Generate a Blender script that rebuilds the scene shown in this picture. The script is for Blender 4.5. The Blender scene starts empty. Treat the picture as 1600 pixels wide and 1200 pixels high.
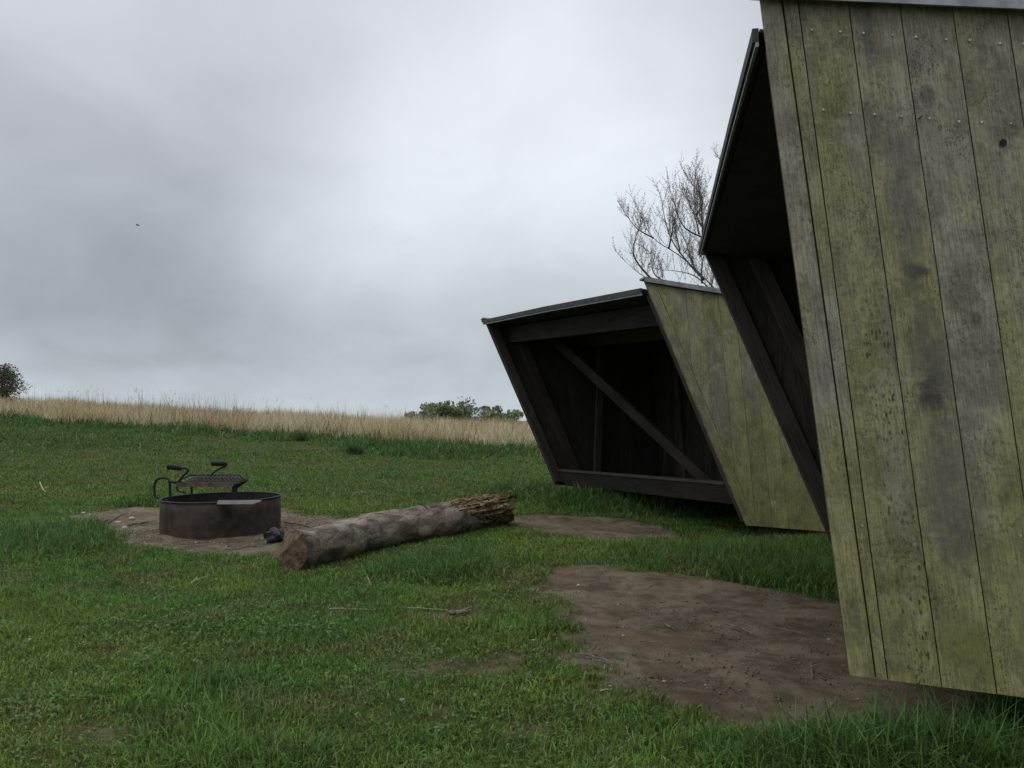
import bpy, math, random
import numpy as np
from mathutils import Vector
random.seed(7); RS = np.random.RandomState(11)
S = bpy.context.scene; COL = S.collection
# ------------------------------------------------------------------ camera
F = 1340.0; EYE = 1.1; TH = math.atan(50 / F)
cam = bpy.data.cameras.new('camera'); co = bpy.data.objects.new('camera', cam); COL.objects.link(co)
cam.sensor_width = 36; cam.lens = 36 * F / 1600; cam.clip_end = 3000; cam.clip_start = .05
co.location = (0, 0, EYE); co.rotation_euler = (math.pi / 2 + TH, 0, 0); S.camera = co
S.render.resolution_x = 1024; S.render.resolution_y = 768
S.view_settings.view_transform = 'Standard'; S.view_settings.look = 'None'
S.view_settings.exposure = 0.0; S.view_settings.gamma = 1
# ------------------------------------------------------------------ light
SUN_EL, SUN_AZ = math.radians(58), math.radians(150)
sl = bpy.data.lights.new('sun', 'SUN'); sl.energy = .5; sl.angle = math.radians(50); sl.color = (1, .97, .92)
so = bpy.data.objects.new('sun', sl); COL.objects.link(so)
sd = Vector((-.45, -.12, .88)); so.rotation_euler = sd.to_track_quat('Z', 'Y').to_euler()

def pix_dir(px, py):
    d = Vector((px - 800, F * math.cos(TH) - (600 - py) * math.sin(TH), F * math.sin(TH) + (600 - py) * math.cos(TH)))
    return d
def P(px, py, D):            # point of the place at distance D in front of the camera
    d = pix_dir(px, py); d = d * (D / d.y); return Vector((d.x, D, EYE + d.z))

class NT:
    def __init__(s, tree): s.t = tree; s.n = tree.nodes; s.l = tree.links
    def node(s, ty, **kw):
        n = s.n.new(ty)
        for k, v in kw.items():
            if k == 'inp':
                for i, val in v.items():
                    if isinstance(val, bpy.types.NodeSocket): s.l.new(val, n.inputs[i])
                    else: n.inputs[i].default_value = val
            else: setattr(n, k, v)
        return n
    def math(s, op, a, b=0, c=0, clamp=False):
        return s.node('ShaderNodeMath', operation=op, use_clamp=clamp, inp={0: a, 1: b, 2: c}).outputs[0]
    def mix(s, f, a, b, bt='MIX'):
        n = s.node('ShaderNodeMix', data_type='RGBA', blend_type=bt)
        for i, v in ((0, f), (6, a), (7, b)):
            if isinstance(v, bpy.types.NodeSocket): s.l.new(v, n.inputs[i])
            else: n.inputs[i].default_value = v if i == 0 else (*v, 1)
        return n.outputs[2]
    def noise(s, vec, scale, detail=3, rough=.55, dist=0):
        return s.node('ShaderNodeTexNoise', inp={'Vector': vec, 'Scale': scale, 'Detail': detail, 'Roughness': rough, 'Distortion': dist}).outputs[0]
    def ramp(s, v, a, b, lo=0.0, hi=1.0):
        return s.node('ShaderNodeMapRange', interpolation_type='SMOOTHSTEP', inp={0: v, 1: a, 2: b, 3: lo, 4: hi}).outputs[0]
    def scale(s, vec, x, y, z, loc=(0, 0, 0)):
        return s.node('ShaderNodeMapping', inp={0: vec, 1: loc, 3: (x, y, z)}).outputs[0]

W = bpy.data.worlds.new('World'); S.world = W; W.use_nodes = True
w = NT(W.node_tree)
bg = [n for n in w.n if n.type == 'BACKGROUND'][0]
sky = w.node('ShaderNodeTexSky', sky_type='NISHITA', sun_disc=False, sun_elevation=SUN_EL, sun_rotation=SUN_AZ)
gen = w.node('ShaderNodeTexCoord').outputs['Generated']
nrm = w.node('ShaderNodeVectorMath', operation='NORMALIZE', inp={0: gen}).outputs[0]
sep = w.node('ShaderNodeSeparateXYZ', inp={0: nrm})
X, Y, Z = sep.outputs
# project the direction onto a cloud deck so that far clouds flatten towards the horizon
zz = w.math('ADD', w.math('MAXIMUM', Z, 0.0), .42)
comb = w.node('ShaderNodeCombineXYZ', inp={0: w.math('DIVIDE', X, zz), 1: w.math('DIVIDE', Y, zz), 2: 0.0}).outputs[0]
n1 = w.noise(w.scale(comb, 1, 1, 1, (3.1, 1.7, 0)), 2.1, 4, .5, .5)
n2 = w.noise(w.scale(comb, 1, 1, 1, (7.1, 4.2, 2)), 5.0, 4, .52, .6)
val = w.math('ADD', .52, w.math('MULTIPLY', w.math('SUBTRACT', n1, .5), .28))
val = w.math('ADD', val, w.math('MULTIPLY', w.math('SUBTRACT', n2, .5), .12))
for px, py, rad, amp in ((800, 110, .36, .27), (610, 370, .22, .15), (1000, 200, .35, .10), (1150, 420, .3, .05), (90, 560, .20, .03), (120, 40, .30, .10),
                         (60, 350, .30, -.12), (420, 210, .18, -.04), (250, 520, .22, -.11), (480, 545, .16, -.07), (700, 560, .20, -.085), (950, 560, .3, -.03), (500, 620, .12, .03)):
    d = pix_dir(px, py).normalized()
    dist = w.node('ShaderNodeVectorMath', operation='DISTANCE', inp={0: nrm, 1: tuple(d)}).outputs['Value']
    val = w.math('ADD', val, w.ramp(dist, 0.0, rad, amp, 0.0))
hz = w.ramp(Z, 0.0, .12, .09, 0.0); val = w.math('ADD', val, hz)
zen = w.ramp(Z, .42, 1.0, 0, .95); val = w.math('ADD', val, zen)
warm = w.mix(w.ramp(Z, .0, .35), (.90, 1.0, 1.08), (.955, .995, 1.08))
vcol = w.node('ShaderNodeVectorMath', operation='SCALE', inp={0: warm, 'Scale': w.math('MULTIPLY', val, 10.8)}).outputs[0]
mx = w.mix(.93, (0, 0, 0), (1, 1, 1))
mixn = w.node('ShaderNodeMix', data_type='RGBA', inp={0: .95, 6: sky.outputs[0], 7: vcol}).outputs[2]
w.l.new(mixn, bg.inputs[0]); bg.inputs[1].default_value = .1

# ------------------------------------------------------------------ helpers
def tag(o, label=None, cat=None, group=None, kind=None):
    if label: o['label'] = label
    if cat: o['category'] = cat
    if group: o['group'] = group
    if kind: o['kind'] = kind
    return o
def empty(name, loc, label, cat, group=None):
    o = bpy.data.objects.new(name, None); COL.objects.link(o); o.location = loc; o.empty_display_size = .2
    return tag(o, label, cat, group)
def link(name, me, mat, parent=None):
    o = bpy.data.objects.new(name, me); COL.objects.link(o)
    if mat: me.materials.append(mat)
    if parent:
        o.parent = parent; o.matrix_parent_inverse.identity()
        o.location = -Vector(WORLD_LOC(parent))
    return o
def WORLD_LOC(o):
    v = Vector(o.location)
    while o.parent: o = o.parent; v = v + Vector(o.location)
    return v
class MB:
    def __init__(s): s.v = []; s.f = []; s.uv = []; s.r = []
    def add(s, vs, fs, uvs=None, rnd=0.0):
        b = len(s.v); s.v += [tuple(v) for v in vs]
        for k, f in enumerate(fs):
            s.f.append([b + i for i in f])
            s.uv.append([uvs[i] for i in f] if uvs else [(0, 0)] * len(f)); s.r.append(rnd)
    def box(s, o, a, b, c, rnd=0.0):            # corner o, edge vectors
        o, a, b, c = map(Vector, (o, a, b, c))
        vs = [o, o + a, o + a + b, o + b, o + c, o + a + c, o + a + b + c, o + b + c]
        la, lb, lc = a.length, b.length, c.length; uo = random.random() * 7
        L = max(la, lb, lc)
        def U(i):
            p = [(0, 0, 0), (la, 0, 0), (la, lb, 0), (0, lb, 0), (0, 0, lc), (la, 0, lc), (la, lb, lc), (0, lb, lc)][i]
            if L == la: return (p[1] + p[2] + uo, p[0])
            if L == lb: return (p[0] + p[2] + uo, p[1])
            return (p[0] + p[1] + uo, p[2])
        fs = [(0, 3, 2, 1), (4, 5, 6, 7), (0, 1, 5, 4), (1, 2, 6, 5), (2, 3, 7, 6), (3, 0, 4, 7)]
        if a.cross(b).dot(c) < 0: fs = [f[::-1] for f in fs]
        s.add(vs, fs, [U(i) for i in range(8)], rnd)
    def beam(s, p, q, wv, hv, rnd=None):        # from p to q with section vectors centred on the line
        p, q, wv, hv = map(Vector, (p, q, wv, hv))
        s.box(p - wv / 2 - hv / 2, q - p, wv, hv, random.random() if rnd is None else rnd)
    def prism(s, pts, n, uvs=None, rnd=0.0):    # polygon extruded along n
        pts = [Vector(p) for p in pts]; n = Vector(n); k = len(pts)
        vs = pts + [p + n for p in pts]
        nn = Vector((0, 0, 0))
        for i in range(k): nn += pts[i].cross(pts[(i + 1) % k])
        fs = [tuple(range(k))[::-1], tuple(range(k, 2 * k))] + [(i, (i + 1) % k, k + (i + 1) % k, k + i) for i in range(k)]
        if nn.dot(n) < 0: fs = [f[::-1] for f in fs]
        s.add(vs, fs, (uvs + uvs) if uvs else None, rnd)
    def tube(s, pts, rad, n=8, cap=True, rnd=0.0):
        pts = [Vector(p) for p in pts]; m = len(pts)
        rad = rad if isinstance(rad, (list, tuple)) else [rad] * m
        t0 = (pts[1] - pts[0]).normalized(); up = Vector((0, 0, 1)) if abs(t0.z) < .9 else Vector((1, 0, 0))
        u = t0.cross(up).normalized(); vs = []; uvs = []; L = 0
        for i, p in enumerate(pts):
            t = (pts[min(i + 1, m - 1)] - pts[max(i - 1, 0)]).normalized()
            u = (u - t * u.dot(t)).normalized(); v = t.cross(u)
            if i: L += (p - pts[i - 1]).length
            for k in range(n):
                a = 2 * math.pi * k / n
                vs.append(p + (u * math.cos(a) + v * math.sin(a)) * rad[i]); uvs.append((k / n * .3, L))
        fs = [(i * n + k, i * n + (k + 1) % n, (i + 1) * n + (k + 1) % n, (i + 1) * n + k) for i in range(m - 1) for k in range(n)]
        if cap: fs += [tuple(range(n))[::-1], tuple((m - 1) * n + k for k in range(n))]
        s.add(vs, fs, uvs, rnd)
    def build(s, name, mat, parent=None, smooth=False):
        me = bpy.data.meshes.new(name); me.from_pydata(s.v, [], s.f)
        ul = me.uv_layers.new(name='UVMap')
        flat = [c for f in s.uv for uvv in f for c in uvv]
        ul.data.foreach_set('uv', flat)
        at = me.attributes.new('rnd', 'FLOAT', 'FACE'); at.data.foreach_set('value', s.r)
        if smooth: me.polygons.foreach_set('use_smooth', [True] * len(me.polygons))
        me.update()
        return link(name, me, mat, parent)

# value noise in numpy, for terrain and scattering
_T = np.random.RandomState(3).rand(256, 256)
def vn(x, y):
    xi = np.floor(x).astype(int); yi = np.floor(y).astype(int); fx = x - xi; fy = y - yi
    fx = fx * fx * (3 - 2 * fx); fy = fy * fy * (3 - 2 * fy)
    a = _T[xi & 255, yi & 255]; b = _T[(xi + 1) & 255, yi & 255]; c = _T[xi & 255, (yi + 1) & 255]; d = _T[(xi + 1) & 255, (yi + 1) & 255]
    return (a * (1 - fx) + b * fx) * (1 - fy) + (c * (1 - fx) + d * fx) * fy
def fbm(x, y, o=4):
    s = 0; a = .5; t = 0
    for i in range(o): s = s + a * vn(x * 2 ** i + 17 * i, y * 2 ** i + 5 * i); t += a; a *= .5
    return s / t
def sst(a, b, x): t = np.clip((x - a) / (b - a), 0, 1); return t * t * (3 - 2 * t)
def gz(x, y):
    x = np.asarray(x, float); y = np.asarray(y, float)
    z = .05 * np.clip(-x - 1, 0, 26) * sst(9, 30, y)
    z = z - 3.0 * sst(46, 95, y) - .06 * sst(.5, 2.5, x) * sst(4, 7, y)
    z = z + (fbm(x * .45 + 9, y * .45 + 9, 3) - .5) * .10 + (fbm(x * 3.1, y * 3.1, 3) - .5) * .035
    return z
def g1(x, y): return float(gz(x, y))
def gp(px, py, zoff=0.0):                    # the spot of ground seen at that pixel
    d = pix_dir(px, py); D = max(2.0, -EYE / min(-.001, d.z) * d.y)
    for _ in range(12):
        p = P(px, py, D); gzv = g1(p.x, p.y); D = min(60, max(1.5, D + (p.z - gzv) / max(.02, -(d.z / d.y)) * .7))
    p = P(px, py, D); return Vector((p.x, p.y, g1(p.x, p.y) + zoff))
RING = gp(345, 824)
def poly_sd(poly, x, y):                     # signed distance, negative inside
    x = np.asarray(x); y = np.asarray(y); d = np.full(x.shape, 1e9); ins = np.zeros(x.shape, bool); n = len(poly)
    for i in range(n):
        ax, ay = poly[i]; bx, by = poly[(i + 1) % n]
        ex, ey = bx - ax, by - ay; t = np.clip(((x - ax) * ex + (y - ay) * ey) / (ex * ex + ey * ey + 1e-9), 0, 1)
        d = np.minimum(d, np.hypot(x - ax - t * ex, y - ay - t * ey))
        if abs(by - ay) > 1e-9:
            c = ((ay > y) != (by > y)) & (x < (bx - ax) * (y - ay) / (by - ay) + ax); ins ^= c
    return np.where(ins, -d, d)
def gpoly(pts): return [tuple(gp(*p))[:2] for p in pts]
DIRT = [gpoly([(868, 893), (960, 884), (1040, 896), (1100, 912), (1200, 925), (1320, 948), (1500, 985), (1700, 1010), (1800, 1060), (1600, 1120), (1400, 1128), (1250, 1125), (1120, 1112), (1010, 1085), (950, 1060), (915, 1020), (925, 985), (890, 950), (870, 925)]),
        gpoly([(120, 806), (190, 795), (300, 790), (420, 796), (500, 808), (540, 822), (480, 836), (440, 862), (360, 864), (270, 856), (200, 842), (160, 822)]),
        gpoly([(805, 812), (880, 806), (960, 811), (1030, 824), (1050, 836), (980, 845), (900, 840), (840, 828)])]
SPOTS = [gpoly([(x - a, y), (x, y - b), (x + a, y), (x, y + b)]) for x, y, a, b in
         ((715, 962, 50, 5), (690, 1112, 40, 14), (840, 1135, 55, 12), (770, 1045, 40, 10), (1010, 945, 60, 8), (170, 1140, 14, 6), (330, 883, 24, 3), (560, 770, 20, 3), (660, 1045, 40, 6))]
def dirt(x, y):
    n = (fbm(x * 2.2 + 31, y * 2.2 + 3, 4) - .5) * .60 + (fbm(x * 7 + 31, y * 7 + 3, 4) - .5) * .40
    d = np.full(np.shape(x), -1.0)
    for pl in DIRT: d = np.maximum(d, -(poly_sd(pl, x, y)) + n * .8)
    for pl in SPOTS: d = np.maximum(d, np.minimum(.02, -(poly_sd(pl, x, y)) * .6 + n * .4 - .085))
    return d

# ------------------------------------------------------------------ materials
def new_mat(name, rough=.85, spec=.3):
    m = bpy.data.materials.new(name); m.use_nodes = True; t = NT(m.node_tree)
    b = [n for n in t.n if n.type == 'BSDF_PRINCIPLED'][0]
    b.inputs['Roughness'].default_value = rough; b.inputs['Specular IOR Level'].default_value = spec
    return m, t, b
def bump(t, b, h, strength=.4, dist=.01):
    n = t.node('ShaderNodeBump', inp={'Strength': strength, 'Distance': dist, 'Height': h}); t.l.new(n.outputs[0], b.inputs['Normal'])
def blade_mat(name, trans=.3, rough=.55):
    m, t, b = new_mat(name, rough, .25)
    a = t.node('ShaderNodeAttribute', attribute_name='Col').outputs[0]
    t.l.new(a, b.inputs['Base Color'])
    tr = t.node('ShaderNodeBsdfTranslucent', inp={0: a}); mx = t.node('ShaderNodeMixShader', inp={0: trans, 1: b.outputs[0], 2: tr.outputs[0]})
    out = [n for n in t.n if n.type == 'OUTPUT_MATERIAL'][0]; t.l.new(mx.outputs[0], out.inputs[0]); return m
def wall_mat(name, algae=.5, dark=1.0, speck=1.0, stains=(), tint=(1, 1, 1), speck_u=None, rvar=.16):
    m, t, b = new_mat(name, .9, .15)
    uv = t.node('ShaderNodeUVMap').outputs[0]; rn = t.node('ShaderNodeAttribute', attribute_name='rnd').outputs['Fac']
    off = t.node('ShaderNodeCombineXYZ', inp={0: 0.0, 1: t.math('MULTIPLY', rn, 23.0), 2: t.math('MULTIPLY', rn, 41.0)}).outputs[0]
    p = t.node('ShaderNodeVectorMath', operation='ADD', inp={0: uv, 1: off}).outputs[0]
    grain = t.noise(t.scale(p, 1, .045, 1), 190, 4, .6, .2)
    saw = t.noise(t.scale(p, .25, 1, 1), 95, 3, .6, .6)
    mid = t.noise(t.scale(p, 1, .3, 1), 9, 5, .6, .8)
    big = t.noise(t.scale(p, 1, .32, 1), 3.0, 3, .5, .5)
    fine = t.noise(p, 210, 3, .6)
    su = t.node('ShaderNodeSeparateXYZ', inp={0: uv}); v = su.outputs[1]; u = su.outputs[0]
    blot = t.noise(t.scale(p, 1, .75, 1), 7, 6, .68, .4); crumb = t.noise(t.scale(p, 1, .8, 1), 70, 5, .72)
    grey = t.mix(t.ramp(blot, .3, .7), (.185, .170, .15), (.37, .34, .295))
    green = t.mix(t.ramp(blot, .3, .7), (.175, .165, .068), (.345, .325, .165))
    lowb = t.ramp(v, .15, 1.1, .28, 0.0)
    af = t.math('ADD', t.math('ADD', big, lowb), t.math('MULTIPLY', t.math('SUBTRACT', rn, .5), rvar))
    af = t.math('ADD', af, t.math('MULTIPLY', t.math('SUBTRACT', blot, .5), .30))
    af = t.ramp(af, .56 - algae * .3, .80 - algae * .3, .22, .97)
    c = t.mix(af, grey, green)
    yel = t.math('MULTIPLY', t.ramp(v, .02, .75, .75, 0.0), t.ramp(blot, .36, .62))
    c = t.mix(yel, c, (.30, .27, .09))
    c = t.mix(t.ramp(grain, .38, .60, .42, 0.0), c, (.075, .070, .048))
    c = t.mix(t.math('MULTIPLY', t.ramp(saw, .56, .72, 0, .30), t.ramp(big, .45, .6)), c, (.42, .42, .36))
    c = t.mix(t.ramp(crumb, .34, .50, .42, 0.0), c, (.075, .074, .05)); c = t.mix(t.ramp(crumb, .56, .70, .0, .28), c, (.42, .41, .33))
    # mildew specks, thick on some boards
    sp = t.node('ShaderNodeTexVoronoi', inp={'Vector': t.scale(p, 1, .40, 1), 'Scale': 95.0}).outputs['Distance']
    cl_ = t.ramp(t.noise(t.scale(p, 1, .6, 1), 7, 4, .65), .44, .60)
    if speck_u:
        cl_ = t.math('MAXIMUM', t.math('MULTIPLY', cl_, .45), t.math('MULTIPLY', t.math('MULTIPLY', t.ramp(u, speck_u[0], speck_u[0] + .02), t.ramp(u, speck_u[1] - .02, speck_u[1], 1, 0)), t.math('MULTIPLY', t.ramp(v, 1.1, 1.5, 1, 0), t.ramp(t.noise(p, 8, 3), .32, .52))))
    sp2 = t.node('ShaderNodeTexVoronoi', inp={'Vector': t.scale(p, 1, .5, 1), 'Scale': 170.0}).outputs['Distance']
    c = t.mix(t.math('MULTIPLY', t.ramp(sp2, .24, .42, .8 * speck, 0.0), t.math('MULTIPLY', t.ramp(t.noise(t.scale(p, 1, .5, 1, (3, 3, 3)), 9, 4, .65), .46, .62), t.ramp(t.noise(p, 60, 2), .42, .54))), c, (.05, .048, .032))
    spm = t.math('MULTIPLY', t.ramp(sp, .26, .50, 1.0, 0.0), t.math('MULTIPLY', cl_, t.ramp(t.noise(p, 42, 2), .42, .54)))
    c = t.mix(t.math('MULTIPLY', spm, .85 * speck, clamp=True), c, (.035, .034, .022))
    dk = t.ramp(t.noise(t.scale(p, 1, .42, 1, (4, 9, 2)), 4.2, 5, .62, .4), .54, .80, 0, .6)
    c = t.mix(t.math('MULTIPLY', dk, .7), c, (.10, .096, .09)); c = t.mix(t.ramp(t.noise(t.scale(p, 1, .8, 1, (8, 1, 5)), 11, 6, .75, .5), .54, .68, 0, .38), c, (.42, .42, .31))
    for (x, y, rx, ry, k, colr) in stains:
        e = t.math('ADD', t.math('POWER', t.math('DIVIDE', t.math('SUBTRACT', u, x), rx), 2.0), t.math('POWER', t.math('DIVIDE', t.math('SUBTRACT', v, y), ry), 2.0))
        e = t.math('ADD', e, t.math('MULTIPLY', t.math('SUBTRACT', t.noise(uv, 26, 6, .7), .5), 3.0))
        c = t.mix(t.ramp(e, -.3, 1.5, k, 0.0), c, colr)
    hsv = t.node('ShaderNodeHueSaturation', inp={'Value': t.math('MULTIPLY', t.math('ADD', .98, t.math('MULTIPLY', rn, .24)), dark), 'Color': c}).outputs[0]
    hsv = t.mix(1.0, hsv, tint, 'MULTIPLY')
    t.l.new(hsv, b.inputs['Base Color']); bump(t, b, t.math('ADD', grain, t.math('MULTIPLY', saw, .5)), .5, .004); return m
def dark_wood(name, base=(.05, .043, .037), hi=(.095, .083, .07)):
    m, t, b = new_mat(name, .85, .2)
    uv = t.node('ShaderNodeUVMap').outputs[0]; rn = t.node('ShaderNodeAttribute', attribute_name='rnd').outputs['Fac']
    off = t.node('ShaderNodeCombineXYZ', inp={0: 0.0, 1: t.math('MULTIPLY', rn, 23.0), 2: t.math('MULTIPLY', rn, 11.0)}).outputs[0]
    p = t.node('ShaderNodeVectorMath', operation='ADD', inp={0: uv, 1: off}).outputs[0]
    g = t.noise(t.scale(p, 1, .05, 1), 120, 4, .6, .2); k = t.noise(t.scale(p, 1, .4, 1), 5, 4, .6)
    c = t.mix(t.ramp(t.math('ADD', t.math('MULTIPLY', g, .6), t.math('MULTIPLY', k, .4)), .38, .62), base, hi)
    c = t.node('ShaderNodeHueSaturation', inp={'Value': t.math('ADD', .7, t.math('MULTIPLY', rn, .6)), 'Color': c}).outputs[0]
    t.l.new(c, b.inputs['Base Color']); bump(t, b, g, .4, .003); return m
def simple(name, c1, c2, sc=20, rough=.8, metal=0.0, bs=.3, bd=.004, spec=.3):
    m, t, b = new_mat(name, rough, spec); p = t.node('ShaderNodeTexCoord').outputs['Object']
    n = t.noise(p, sc, 5, .62, .3); t.l.new(t.mix(t.ramp(n, .35, .65), c1, c2), b.inputs['Base Color'])
    b.inputs['Metallic'].default_value = metal; bump(t, b, t.noise(p, sc * 4, 3, .6), bs, bd); return m
M = {}
M['wallB'] = wall_mat('weathered_algae_boards', .72, .92, .3, tint=(.93, .96, .86), rvar=.03)
M['inner'] = dark_wood('dark_inner_wood', (.030, .026, .023), (.062, .055, .047))  # darker wood tone for inner walls, floor, front beam and brace
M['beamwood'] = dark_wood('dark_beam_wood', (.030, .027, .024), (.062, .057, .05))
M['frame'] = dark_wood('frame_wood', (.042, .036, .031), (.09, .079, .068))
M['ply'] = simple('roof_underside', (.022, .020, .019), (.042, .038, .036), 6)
M['felt'] = simple('roofing_felt', (.05, .052, .05), (.09, .095, .09), 30, .9)
M['zinc'] = simple('zinc_strip', (.20, .21, .215), (.34, .35, .35), 14, .5, .6, .15)
M['screw'] = simple('screw_steel', (.36, .36, .35), (.6, .6, .58), 50, .35, .3)
M['hole'] = simple('knot_black', (.01, .009, .007), (.02, .018, .014), 50)
M['blade'] = blade_mat('grass_blades'); M['reed'] = blade_mat('reed_straw', .2, .7); M['leaf'] = blade_mat('leaves', .25)

# ground
m, t, b = new_mat('earth_and_turf', .95, .1); M['ground'] = m
pos = t.node('ShaderNodeNewGeometry').outputs['Position']
da = t.node('ShaderNodeAttribute', attribute_name='dirt').outputs['Fac']; ra = t.node('ShaderNodeAttribute', attribute_name='reed').outputs['Fac']
na = t.noise(pos, 2.2, 6, .6, .3); nb = t.noise(pos, 85, 5, .72); nc = t.noise(pos, 9, 5, .6)
soil = t.mix(t.ramp(t.math('ADD', t.math('MULTIPLY', na, .55), t.math('MULTIPLY', nc, .45)), .36, .64), (.074, .057, .036), (.190, .156, .106))
ne = t.noise(pos, 34, 6, .75, .3); soil = t.mix(t.ramp(ne, .46, .32, 0, .65), soil, (.035, .026, .020)); soil = t.mix(t.ramp(nb, .58, .72, 0, .5), soil, (.30, .245, .19)); soil = t.mix(t.ramp(t.noise(pos, 1.3, 3), .5, .65, 0, .5), soil, (.125, .088, .052))
turf = t.mix(t.ramp(nc, .35, .65), (.035, .040, .012), (.070, .075, .022))
c = t.mix(t.ramp(t.math('ADD', da, t.math('MULTIPLY', t.math('SUBTRACT', nb, .5), .12)), -.16, .04), turf, soil)
c = t.mix(ra, c, (.13, .10, .06))
t.l.new(c, b.inputs['Base Color']); bump(t, b, t.math('ADD', nb, t.math('MULTIPLY', nc, 1.5)), .6, .015)

# ------------------------------------------------------------------ ground sheet
def graded(lo, hi, step, far, ratio=1.16):
    a = list(np.arange(lo, hi + 1e-6, step)); s = step; x = a[-1]
    while x < far: s *= ratio; x += s; a.append(x)
    s = step; x = a[0]; pre = []
    while x > -far: s *= ratio; x -= s; pre.append(x)
    return np.array(pre[::-1] + a)
gx = graded(-6, 5, .05, 700); gy = graded(2.0, 11, .05, 700)
GX, GY = np.meshgrid(gx, gy); nx, ny = len(gx), len(gy)
GZ = gz(GX, GY); DT = dirt(GX, GY); GZ = GZ - .02 * sst(0, .25, DT) + .026 * sst(-.05, .1, DT) * (fbm(GX * 6, GY * 6, 4) - .5)
# every built height uses the same dip
def gzd(x, y): return gz(x, y) - .02 * sst(0, .25, dirt(x, y))
# the reed bed lies beyond this line
def reed_edge(x): return np.interp(x, [-60, -20, -12, -6, -2, 1, 6, 30], [38, 34, 32, 30, 28, 27.5, 27, 27]) + (fbm(np.asarray(x) * .7, np.asarray(x) * 0 + 3, 3) - .5) * 5
me = bpy.data.meshes.new('ground')
me.vertices.add(nx * ny); me.vertices.foreach_set('co', np.stack([GX, GY, GZ], -1).astype(np.float32).ravel())
ii = (np.arange(ny - 1)[:, None] * nx + np.arange(nx - 1)[None]).ravel()
q = np.stack([ii, ii + 1, ii + nx + 1, ii + nx], 1).astype(np.int32); nf = len(q)
me.loops.add(nf * 4); me.loops.foreach_set('vertex_index', q.ravel()); me.polygons.add(nf)
me.polygons.foreach_set('loop_start', np.arange(nf, dtype=np.int32) * 4); me.polygons.foreach_set('use_smooth', np.ones(nf, bool)); me.update(calc_edges=True)
at = me.attributes.new('dirt', 'FLOAT', 'POINT'); at.data.foreach_set('value', DT.astype(np.float32).ravel())
RE = sst(-1, 1.5, GY - reed_edge(GX.ravel()).reshape(GX.shape)); at = me.attributes.new('reed', 'FLOAT', 'POINT'); at.data.foreach_set('value', RE.astype(np.float32).ravel())
tag(link('ground', me, M['ground']), kind='structure')

# ------------------------------------------------------------------ shelters
def clip(poly, ax, lo, hi):
    def half(pl, f):
        out = []
        for i in range(len(pl)):
            a, b_ = pl[i], pl[(i + 1) % len(pl)]; fa, fb = f(a), f(b_)
            if fa >= 0: out.append(a)
            if (fa >= 0) != (fb >= 0):
                k = fa / (fa - fb); out.append(tuple(a[j] + (b_[j] - a[j]) * k for j in range(2)))
        return out
    poly = half(poly, lambda p: p[ax] - lo)
    return half(poly, lambda p: hi - p[ax]) if poly else poly
def board_wall(mb, O, e1, e2, n, poly, first, bw, gap=.004, th=.022):
    """vertical boards of width bw filling the convex outline poly given in (e1,e2) metres"""
    s0 = min(p[0] for p in poly); s1 = max(p[0] for p in poly); s = first
    while s > s0: s -= bw
    k = 0
    while s < s1:
        wdt = bw; a = clip(poly, 0, s + gap / 2, s + wdt - gap / 2)
        if len(a) >= 3:
            off = n * random.uniform(0, .003)
            mb.prism([O + e1 * p[0] + e2 * p[1] + off for p in a], n * th, [(p[0], p[1]) for p in a], random.random())
        s += wdt; k += 1
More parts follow.
